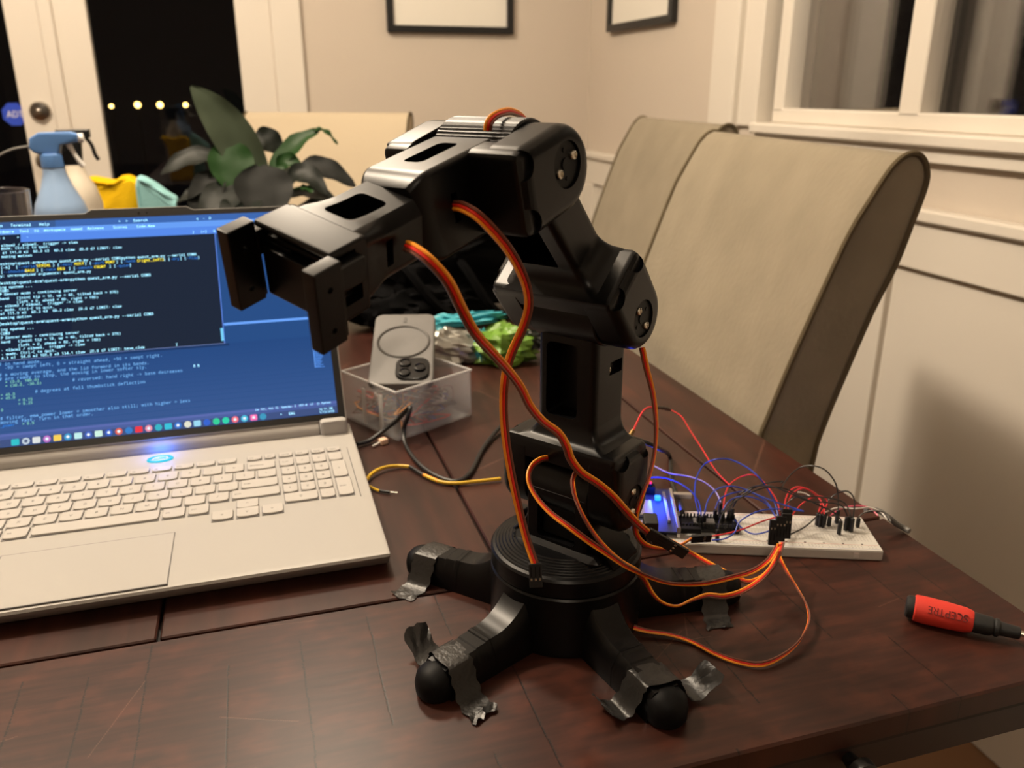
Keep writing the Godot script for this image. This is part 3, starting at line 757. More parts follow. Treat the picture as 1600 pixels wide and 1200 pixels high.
func cheek(o: float, right: bool) -> PackedVector3Array:
	var R := 0.0208
	var p := PackedVector2Array()
	for i in 15:
		var a := PI / 2 + PI * i / 14
		p.append(Vector2(cos(a) * R, sin(a) * R + o * 0.6))
	for q in [[0.0335 - 0.0072, -R + o, -90], [0.0335 - 0.0072, R + o, 0]]:
		for i in 5:
			var a := deg_to_rad(q[2] + 90.0 * i / 4)
			var c := Vector2(q[0], (-R + 0.0072 + o) if q[2] < 0 else (R - 0.0072 + o))
			p.append(c + Vector2.from_angle(a) * 0.0072)
	var t := prism(p, 0.0285, 0.0497, 0.0006, 0.0062, 5) if right else prism(p, -0.0400, -0.0195, 0.0062, 0.0006, 5)
	var cuts := []
	var wl := 0.0468 if right else -0.0370
	for k in [-1, 1]: cuts.append(moved(ball(0.0072), Vector3(0.0322, o + k * 0.0135, wl)))
	if right: cuts.append(cyl_w(0.0476, 0.06, 0, 0, 0.0112, 32))
	return csg(t, cuts)

func barrel(L: float, ridge := 0.0) -> PackedVector3Array:
	var p := PackedVector2Array()
	for i in 120:
		var a := TAU * i / 120
		p.append(Vector2(L, 0) + Vector2.from_angle(a) * (0.0203 + (ridge if i % 2 == 0 else -ridge)))
	return prism(p, -0.0188, 0.0282, 0.0008, 0.0008, 1)

func screw(parent: Node3D, F: Transform3D, s: float, t: float, w: float):
	var at := F * Transform3D(Basis(Vector3.RIGHT, PI / 2), Vector3(s, t, w))
	var sc := obj("screw", lathe([Vector2(0.0024, 0), Vector2(0.0025, 0.0006), Vector2(0.0021, 0.0015), Vector2(0.0013, 0.0019), Vector2(0.0011, 0.0011), Vector2(0.0, 0.0009)], 20), M.pin, parent, at)
	return sc

func link_parts(r: Node3D, called: String, F: Transform3D, L: float, o: float, t0: float, t1: float, slot: Vector4) -> Node3D:
	# fork with two cheeks, column with a slot in its front, servo barrel at the far end
	var keep := cyl_w(-0.0192, 0.0287, 0, 0, 0.0213, 40)
	var bridge := csg(stw(Vector3(0.012, -0.0206 + o, -0.036), Vector3(0.0345, 0.0206 + o, 0.0470), 0.004), [cyl_w(-0.0200, 0.0290, 0, 0, 0.0213, 40), stw(Vector3(-0.02, -0.05, -0.0199), Vector3(0.0205, 0.05, 0.0287), 0.0002)])
	# flare from the fork to the column
	var rings := []
	for i in 9:
		var k := i / 8.0
		var e := 1.0 - sqrt(1.0 - (1.0 - k) * (1.0 - k))
		var wa := lerpf(-0.0165, -0.030, e); var wb := lerpf(0.0265, 0.041, e)
		var ta := lerpf(t0, -0.0198 + o, e); var tb := lerpf(t1, 0.0198 + o, e)
		var ring := PackedVector3Array()
		for v in rrect(tb - ta, wb - wa, 0.0045, 3): ring.append(Vector3(0.0335 + 0.014 * k, (ta + tb) / 2 + v.x, (wa + wb) / 2 + v.y))
		rings.append(ring)
	var flare := loft(rings)
	var col := moved(along(rrect(t1 - t0, 0.043, 0.0045, 4), 0.032, L - 0.004), Vector3(0, (t0 + t1) / 2, 0.005))
	var sl := prism(rrect(slot.y - slot.x, slot.w - slot.z, 0.004, 4), -0.01, 0.02)   # (s, w) along t
	sl = oriented(Transform3D(Basis(Vector3(1, 0, 0), Vector3(0, 0, 1), Vector3(0, 1, 0)), Vector3((slot.x + slot.y) / 2, t0 - 0.004, (slot.z + slot.w) / 2)) * sl)
	var pocket := stw(Vector3(L - 0.041, 0.0035, 0.0225), Vector3(L - 0.0325, 0.0185, 0.03), 0.0003)
	var body := csg(col, [sl, pocket])
	var whole := join([bridge, flare, body, barrel(L, 0.00022 if o > 0 else 0.0)])
	var n := obj(called, xf(whole, F), M.pla, r)
	obj("cheek", xf(cheek(o, true), F), M.pla, n)
	obj("cheek", xf(cheek(o, false), F), M.pla, n)
	horn(n, F, 0.0)
	screw(n, F * Transform3D(Basis(), Vector3(L - 0.0385, 0.0065, 0.0232)), 0, 0, 0)
	return n

func horn(n: Node3D, F: Transform3D, turn := 0.0):
	obj("servo_horn", xf(join([cyl_w(0.0455, 0.0484, 0, 0, 0.0107, 32), cyl_w(0.0455, 0.0490, 0, 0, 0.0032, 18), cyl_w(0.0455, 0.0488, 0.0, 0.0068, 0.0012, 10), cyl_w(0.0455, 0.0488, 0.0, -0.0068, 0.0012, 10)]), F), M.servo_black, n)
	for k in [-1, 1]: screw(n, F, k * cos(turn) * 0.0069, k * sin(turn) * 0.0069, 0.0484)

func build_robot():
	var X := robot_at()
	var r := thing("robot_arm", "black 3D-printed robot arm with a two-finger gripper standing on five taped feet", "robot arm", X.origin, deg_to_rad(-54.1))
	# base drum, groove, turntable with concentric steps
	obj("base", lathe([Vector2(0.0, 0.0), Vector2(0.0505, 0.0), Vector2(0.0515, 0.002), Vector2(0.0510, 0.030), Vector2(0.0512, 0.0425), Vector2(0.0502, 0.0438), Vector2(0.047, 0.0440), Vector2(0.0, 0.0440)], 72), M.pla, r)
	var tp := [Vector2(0.0, 0.0442), Vector2(0.0490, 0.0442), Vector2(0.0508, 0.0450), Vector2(0.0510, 0.0462), Vector2(0.0510, 0.0556), Vector2(0.0498, 0.0572), Vector2(0.0478, 0.0580)]
	var h := 0.0580; var rr := 0.0478
	for i in 7:
		tp.append(Vector2(rr - 0.0006, h + 0.0007)); h += 0.0007; rr -= 0.0022; tp.append(Vector2(rr, h))
	tp.append(Vector2(0.0, h))
	obj("turntable", mesh(lathe(tp, 72), 20.0), M.pla, r)
	# five legs
	for k in 5:
		var a := deg_to_rad(10.0 + 72.0 * k)
		var lb := X.basis.inverse() * Basis(Vector3.UP, a)
		var lg := obj("leg", leg_soup(), M.pla, r, Transform3D(lb, Vector3.ZERO))
		obj("foot", moved(lathe([Vector2(0.0, 0.0), Vector2(0.0105, 0.0), Vector2(0.0126, 0.003), Vector2(0.0130, 0.009), Vector2(0.0118, 0.0145), Vector2(0.0085, 0.0182), Vector2(0.004, 0.0199), Vector2(0.0, 0.0203)], 28), Vector3(0, 0, 0.1165)), M.pla_dull, lg)
		obj("leg_seam", leg_ring(0.0795, 0.0005), M.servo_black, lg)
	# waist: servo holder between the cheeks of the first joint
	var wa := join([
		csg(span(Vector3(-0.0186, 0.050, -0.0205), Vector3(0.0280, 0.104, 0.0205), 0.002), [span(Vector3(-0.0095, 0.068, 0.004), Vector3(0.0195, 0.0985, 0.03), 0.002)]),
		xf(barrel(0.0), joint(0, 0.102, 90)),
		gusset(0.0275, 0.0465), gusset(-0.018, -0.0365),
		span(Vector3(-0.0460, 0.058, -0.012), Vector3(-0.0385, 0.0665, -0.004), 0.0006), span(Vector3(-0.03, 0.0575, -0.024), Vector3(0.038, 0.066, 0.024), 0.004)])
	obj("waist", wa, M.pla, r)
	obj("waist_servo", join([span(Vector3(-0.008, 0.069, 0.002), Vector3(0.018, 0.097, 0.0165), 0.001), span(Vector3(-0.004, 0.0965, 0.010), Vector3(0.004, 0.101, 0.019), 0.0008)]), M.servo_black, r)
	# two links
	link_parts(r, "lower_link", joint(0, 0.102, 90), 0.1185, 0.0, -0.0125, 0.0235, Vector4(0.050, 0.098, -0.0095, 0.0135))
	link_parts(r, "upper_link", joint(0, 0.2205, 48), 0.1239, 0.0033, -0.0060, 0.0228, Vector4(0.046, 0.094, -0.0125, 0.0145))
	# forearm: fork and box with a slot on top
	var F := joint(0.083, 0.3125, -14.5)
	var o := -0.004
	var fr := []
	for e in [0.0, 0.060, 0.0625, 0.065, 0.0675, 0.0700, 0.0708]:
		var m := clampf((e - 0.060) / 0.0108, 0.0, 1.0); m = m * m
		var sq := rrect(0.0417, 0.0392, 0.003, 8)
		var ring := PackedVector3Array()
		for v in sq: ring.append(Vector3(e, lerpf(v.x, v.normalized().x * 0.0207, m), lerpf(v.y, v.normalized().y * 0.0207, m)))
		fr.append(ring)
	var fb := loft(fr)
	fb = csg(moved(fb, Vector3(0, -0.00535, 0)), [cyl_w(-0.03, 0.04, 0, 0, 0.0213, 40), stw(Vector3(-0.03, -0.05, -0.03), Vector3(0.010, 0.05, 0.03), 0.0002),
		top_slot(0.0232, 0.0512, 0.0062, 0.0155), stw(Vector3(0.0465, -0.0125, 0.0140), Vector3(0.0505, 0.0015, 0.03), 0.0006)])
	var fbr := csg(stw(Vector3(0.012, -0.0206 + o, -0.036), Vector3(0.0345, 0.0200 + o, 0.0470), 0.004), [cyl_w(-0.0200, 0.0290, 0, 0, 0.0213, 40), stw(Vector3(-0.02, -0.05, -0.0199), Vector3(0.0205, 0.05, 0.0287), 0.0002),
		stw(Vector3(0.0, -0.05, -0.0193), Vector3(0.06, 0.05, 0.0193), 0.0002)])
	var fo := obj("forearm", xf(join([fb, fbr]), F), M.pla, r)
	obj("cheek", xf(cheek(o, true), F), M.pla, fo)
	obj("cheek", xf(cheek(o, false), F), M.pla, fo)
	horn(fo, F, 2.76)
	# wrist, rolled 14 degrees about the forearm
	var roll := deg_to_rad(14.0)
	var W := F * Transform3D(Basis(Vector3(1, 0, 0), -roll), Vector3(0, -0.0053, 0))
	if (W * Vector3(0, 0, 0.02)).y > (W * Vector3(0, 0, -0.02)).y: W = F * Transform3D(Basis(Vector3(1, 0, 0), roll), Vector3(0, -0.0053, 0))
	var rings := []
	for i in 11:
		var k := i / 10.0
		var s := lerpf(0.0712, 0.1095, k)
		var m := smoothstep(0.5, 1.0, k)
		var ring := PackedVector3Array()
		var sq := rrect(0.0335, 0.0425, 0.0065, 8)
		for j in 36:
			var a := TAU * j / 36
			ring.append(Vector3(s, lerpf(cos(a) * 0.0204, sq[j].x, m), lerpf(sin(a) * 0.0204, sq[j].y, m)))
		rings.append(ring)
	# match the rounded square's points to the circle's angles
	for i in 11:
		var k := i / 10.0
		var m := smoothstep(0.5, 1.0, k)
		var sq := rrect(0.0335, 0.0425, 0.0065, 8)
		for j in 36:
			var a := sq[j].angle()
			rings[i][j] = Vector3(lerpf(0.0712, 0.1095, k), lerpf(cos(a) * 0.0204, sq[j].x, m), lerpf(sin(a) * 0.0204, sq[j].y, m))
	var wr := csg(loft(rings), [top_slot(0.0805, 0.1040, 0.0083, 0.0240), stw(Vector3(0.0900, -0.006, 0.012), Vector3(0.0945, 0.0065, 0.03), 0.0006)])
	obj("wrist", xf(wr, W), M.pla, r)
	# gripper head: top plate, slot for the jaws, guide block below
	var head := csg(stw(Vector3(0.1075, -0.0185, -0.0213), Vector3(0.1262, 0.0167, 0.0216), 0.0024, 3), [stw(Vector3(0.1150, 0.0075, -0.03), Vector3(0.14, 0.0138, 0.03), 0.0004),
		stw(Vector3(0.1220, 0.0030, -0.0300), Vector3(0.1400, 0.0085, 0.03), 0.0004), stw(Vector3(0.1125, -0.0105, 0.0160), Vector3(0.1400, 0.0075, 0.03), 0.0006)])
	var lip := stw(Vector3(0.1095, 0.0133, -0.0222), Vector3(0.1285, 0.0168, 0.0216), 0.0015, 3)
	var front := stw(Vector3(0.1240, -0.0185, -0.0205), Vector3(0.1275, 0.0045, 0.0205), 0.0008)
	obj("gripper_head", xf(join([head, lip, front]), W), M.pla, r)
	obj("gripper_rail", xf(join([stw(Vector3(0.1155, 0.0070, -0.0205), Vector3(0.1245, 0.0092, 0.0208), 0.0005), stw(Vector3(0.1145, 0.0088, -0.0165), Vector3(0.1225, 0.0140, 0.004), 0.0006)]), W), M.pla_dull, r)
	for k in [-1, 1]:
		var j := csg(stw(Vector3(0.1285, -0.0206, k * 0.0208), Vector3(0.1425, 0.0165, k * 0.0276), 0.0007), [cyl_w(-0.04, 0.04, 0.1352, 0.0065, 0.0014, 14), cyl_w(-0.04, 0.04, 0.1352, -0.0125, 0.0014, 14)])
		var arm := join([stw(Vector3(0.1140, 0.0005, k * 0.0205), Vector3(0.1290, 0.0118, k * 0.0262), 0.0008), stw(Vector3(0.1160, 0.0045, k * 0.0060), Vector3(0.1250, 0.0066, k * 0.0215), 0.0004), stw(Vector3(0.1270, -0.0195, k * 0.0215), Vector3(0.1300, 0.0120, k * 0.0268), 0.0006)])
		obj("gripper_finger", xf(join([j, arm]), W), M.pla, r)

func top_slot(s0: float, s1: float, hw: float, depth: float) -> PackedVector3Array:
	# rounded opening in the upper face, drawn along t
	var p := prism(rrect(s1 - s0, hw * 2, 0.0034, 4), -0.05, depth)
	return oriented(Transform3D(Basis(Vector3(1, 0, 0), Vector3(0, 0, 1), Vector3(0, -1, 0)), Vector3((s0 + s1) / 2, 0.0155, 0)) * p)

func gusset(w0: float, w1: float) -> PackedVector3Array:
	var p := PackedVector2Array([Vector2(w0, 0.057), Vector2(w1, 0.057), Vector2(w1, 0.060), Vector2(lerpf(w0, w1, 0.35), 0.072), Vector2(w0, 0.088)])
	return prism(p, -0.015, 0.015, 0.001, 0.001, 1)

func leg_ring_points(s: float) -> PackedVector3Array:
	# cross-section of a leg at distance s from the centre
	var k := clampf((s - 0.046) / 0.030, 0.0, 1.0)
	var top := lerpf(0.0405, 0.0235, 1.0 - pow(1.0 - k, 2.2))
	if s > 0.076: top = 0.0235 - (s - 0.076) * 0.10
	if s > 0.078 and s < 0.108: top = snappedf(top, 0.0008) + 0.0004
	var hw := lerpf(0.0155, 0.0128, clampf((s - 0.046) / 0.06, 0, 1))
	var tw := lerpf(0.0095, 0.0082, k)
	var r := PackedVector3Array()
	for v in [Vector2(-hw, 0.0), Vector2(-hw, top * 0.55), Vector2(-tw - 0.001, top - 0.0012), Vector2(-tw, top), Vector2(tw, top), Vector2(tw + 0.001, top - 0.0012), Vector2(hw, top * 0.55), Vector2(hw, 0.0)]:
		r.append(Vector3(v.x, v.y, s))
	return r

func leg_ring(s: float, d: float) -> PackedVector3Array:
	var rings := []
	for q in 2:
		var p := leg_ring_points(s + q * d)
		for i in p.size(): p[i] = Vector3(p[i].x * 1.012, p[i].y * 1.008, p[i].z)
		rings.append(p)
	return loft(rings)

func leg_soup() -> PackedVector3Array:
	var rings := []
	var s := 0.040
	while s < 0.1161:
		rings.append(leg_ring_points(s))
		if s > 0.078 and s < 0.108: rings.append(leg_ring_points(s + 0.0010))
		s += 0.0018
	return loft(rings)

# ------------------------------------------------------------------ tape over the feet
func build_tapes():
	var o := Vector3(0.180, TOP, -0.465)
	# [azimuth, left end out, right end out, curl left, curl right, shift along the leg, label]
	var list := [
		[10.0, 0.034, 0.040, 0.010, 0.016, 0.104, "black tape strip over the foot nearest the camera, its left end crumpled"],
		[298.0, 0.044, 0.038, 0.014, 0.001, 0.1045, "black tape strip with a shiny top over the front-left foot"],
		[82.0, 0.036, 0.036, 0.0, 0.0, 0.106, "black tape strip over the right-hand foot under the orange cables"],
		[226.0, 0.034, 0.038, 0.001, 0.0, 0.106, "black tape strip over the foot next to the laptop corner"]]
	for e in list:
		var t := thing("tape_strip", e[6], "tape", o, deg_to_rad(e[0]), "tape strips on the robot feet")
		var rng := RandomNumberGenerator.new(); rng.seed = int(e[0]) + 3
		# path across the leg: (sideways, height); positive side first
		var top := leg_ring_points(e[5])[3].y + 0.0006
		var path := []
		for q in [[-1, e[1], e[3]], [1, e[2], e[4]]]:
			var half := []
			half.append(Vector2(q[0] * 0.0085, top))
			half.append(Vector2(q[0] * 0.0118, top - 0.003)); half.append(Vector2(q[0] * 0.0142, top * 0.62)); half.append(Vector2(q[0] * 0.0180, 0.006))
			half.append(Vector2(q[0] * 0.0225, 0.0014 + q[2] * 0.10)); half.append(Vector2(q[0] * lerpf(0.0225, q[1], 0.5), 0.0010 + q[2] * 0.35)); half.append(Vector2(q[0] * q[1], 0.0010 + q[2]))
			if q[0] < 0: half.reverse()
			path.append_array(half)
		var pts := []
		for v in path: pts.append(Vector3(v.x, v.y, 0))
		pts = smooth(pts, 3)
		var up := []; var dn := []
		var t_soup := PackedVector3Array()
		var rows := []
		for i in pts.size():
			var row := PackedVector3Array()
			var far := absf(pts[i].x)
			var hw := 0.0092 + 0.0008 * sin(i * 1.7)
			for c in 7:
				var k := c / 3.0 - 1.0
				var wob := (rng.randf() - 0.5) * (0.0030 if far > 0.030 and (i < 3 or i > pts.size() - 4) else 0.0002)
				var skew: float = (pts[i].x * 0.15) * (1 if int(e[0]) % 4 == 2 else -1)
				var edge := (rng.randf() - 0.5) * 0.003 if (i == 0 or i == pts.size() - 1) else 0.0
				row.append(Vector3(pts[i].x + edge, maxf(pts[i].y + wob, 0.0007), e[5] + k * hw + skew))
			rows.append(row)
		for i in rows.size() - 1:
			for c in 6:
				var a = rows[i][c]; var b = rows[i][c + 1]; var cc = rows[i + 1][c + 1]; var d = rows[i + 1][c]
				t_soup.append_array([a, b, cc, a, cc, d])
		var low := moved(t_soup, Vector3(0, -0.0003, 0))
		obj("strip", join([t_soup, flipped(low)]), M.tape, t)

# ------------------------------------------------------------------ breadboard and microcontroller
func board_at() -> Transform3D:
	return Transform3D(Basis(Vector3.UP, deg_to_rad(-21.5)), Vector3(0.3733, TOP, -0.5118))

func build_board():
	var B := board_at()
	var t := thing("breadboard", "long white solderless breadboard full of jumper wires, right of the robot arm", "breadboard", B.origin, deg_to_rad(-21.5))
	# top print: contact holes and supply lines
	var im := Image.create(1024, 340, false, Image.FORMAT_RGB8)
	im.fill(rgb(196, 193, 186))
	for c in 63:
		var x := 18 + int(c * 15.75)
		for r in 10:
			im.fill_rect(Rect2i(x, 86 + r * 15 + (22 if r > 4 else 0), 5, 5), rgb(138, 136, 130))
		if c % 6 != 5:
			for y in [24, 40, 296, 312]: im.fill_rect(Rect2i(x, y, 5, 5), rgb(138, 136, 130))
	im.fill_rect(Rect2i(10, 14, 1004, 3), rgb(176, 100, 92)); im.fill_rect(Rect2i(10, 52, 1004, 3), rgb(100, 108, 150))
	im.fill_rect(Rect2i(10, 286, 1004, 3), rgb(186, 130, 120)); im.fill_rect(Rect2i(10, 324, 1004, 3), rgb(128, 134, 160))
	im.generate_mipmaps()
	var top := mat("breadboard_top", Color.WHITE, 0.5); top.albedo_texture = ImageTexture.create_from_image(im)
	top.uv1_scale = Vector3(1 / 0.165, 1 / 0.0545, 1); top.uv1_offset = Vector3(0.5, 0.5, 0)
	obj("body", span(Vector3(-0.0825, 0, -0.02725), Vector3(0.0825, 0.0083, 0.02725), 0.0008), M.breadboard, t)
	obj("contact_strip", mesh(join([span(Vector3(-0.0822, 0.0080, 0.0022), Vector3(0.0822, 0.0086, 0.02695), 0.0002), span(Vector3(-0.0822, 0.0080, -0.02695), Vector3(0.0822, 0.0086, -0.0012), 0.0002)]), 20, 1), top, t)
	for i in 6: obj("screw_hole", lathe([Vector2(0.0, 0.0089), Vector2(0.0009, 0.0089), Vector2(0.0009, 0.008)], 10), M.wire_grey, t, Transform3D(Basis(), Vector3(-0.004 + i * 0.0146, -0.0001, 0.0178)))
	obj("locking_notch", span(Vector3(0.060, 0.002, 0.0270), Vector3(0.0645, 0.0065, 0.0275), 0.0002), M.wire_white, t)
	# microcontroller on stacked boards at the left end
	var m := thing("microcontroller_board", "small dark circuit board with a blue light and silver shields beside the robot base", "circuit board", B.origin, deg_to_rad(-21.5))
	obj("header_block", span(Vector3(-0.130, 0.0, -0.052), Vector3(-0.096, 0.0125, 0.012), 0.0008), M.servo_black, m)
	obj("circuit_board", span(Vector3(-0.122, 0.0125, -0.056), Vector3(-0.0725, 0.0142, 0.020), 0.0004), M.pcb, m)
	obj("shield", span(Vector3(-0.114, 0.0142, -0.028), Vector3(-0.092, 0.0175, -0.002), 0.0006), M.nickel, m)
	obj("edge_rail", span(Vector3(-0.0755, 0.0090, -0.050), Vector3(-0.0725, 0.0185, 0.020), 0.0005), M.nickel, m)
	obj("edge_rail", span(Vector3(-0.0815, 0.0142, -0.046), Vector3(-0.0790, 0.0170, 0.006), 0.0004), M.nickel, m)
	obj("usb_socket", span(Vector3(-0.104, 0.0142, 0.008), Vector3(-0.092, 0.0175, 0.0215), 0.0006), M.nickel, m)
	obj("power_switch", join([span(Vector3(-0.0965, 0.0142, -0.052), Vector3(-0.0875, 0.0215, -0.044), 0.0006), rod(Vector3(-0.092, 0.021, -0.048), Vector3(-0.092, 0.0235, -0.048), 0.0024, 14)]), M.servo_black, m)
	obj("red_status_light", moved(lathe([Vector2(0.0, 0.0025), Vector2(0.0016, 0.002), Vector2(0.0020, 0.0)], 12), Vector3(-0.092, 0.0230, -0.048)), glow("led_red", rgb(255, 40, 70), 1.2), m)
	obj("blue_status_light", span(Vector3(-0.0885, 0.0142, -0.0380), Vector3(-0.0835, 0.0175, -0.0325), 0.0006), glow("led_blue", rgb(30, 120, 255), 3.2), m)
	var bl := OmniLight3D.new(); bl.name = "status_light"; bl.light_color = rgb(40, 70, 255); bl.light_energy = 0.0026; bl.light_size = 0.003; bl.omni_range = 3; bl.omni_attenuation = 2; bl.shadow_enabled = true
	bl.position = Vector3(-0.086, 0.0215, -0.034); m.add_child(bl)
	for q in 2: obj("mounting_pin_row", span(Vector3(-0.0720, 0.012, -0.047 + q * 0.06), Vector3(-0.056, 0.0165, -0.042 + q * 0.06), 0.0004), M.nickel if q == 0 else M.servo_black, m)
	# chip carrier plugged across the middle of the breadboard
	var p := thing("pin_header_module", "long black pin-header module plugged into the left half of the breadboard", "circuit module", B.origin, deg_to_rad(-21.5))
	obj("module_board", span(Vector3(-0.0715, 0.0112, -0.0105), Vector3(-0.0240, 0.0128, 0.0105), 0.0004), M.servo_black, p)
	obj("module_strip", span(Vector3(-0.0710, 0.0086, 0.0062), Vector3(-0.0245, 0.0112, 0.0092), 0.0003), M.plug, p)
	obj("module_strip", span(Vector3(-0.0710, 0.0086, -0.0092), Vector3(-0.0245, 0.0112, -0.0062), 0.0003), M.plug, p)
	for i in 17:
		for s in [-1, 1]:
			obj("pin", span(Vector3(-0.0698 + i * 0.00268, 0.0128, s * 0.0083 - 0.0007), Vector3(-0.0684 + i * 0.00268, 0.0165, s * 0.0083 + 0.0007), 0.0002), M.plug, p)
	obj("chip", span(Vector3(-0.0600, 0.0128, -0.0042), Vector3(-0.0430, 0.0150, 0.0042), 0.0004), M.wire_grey, p)

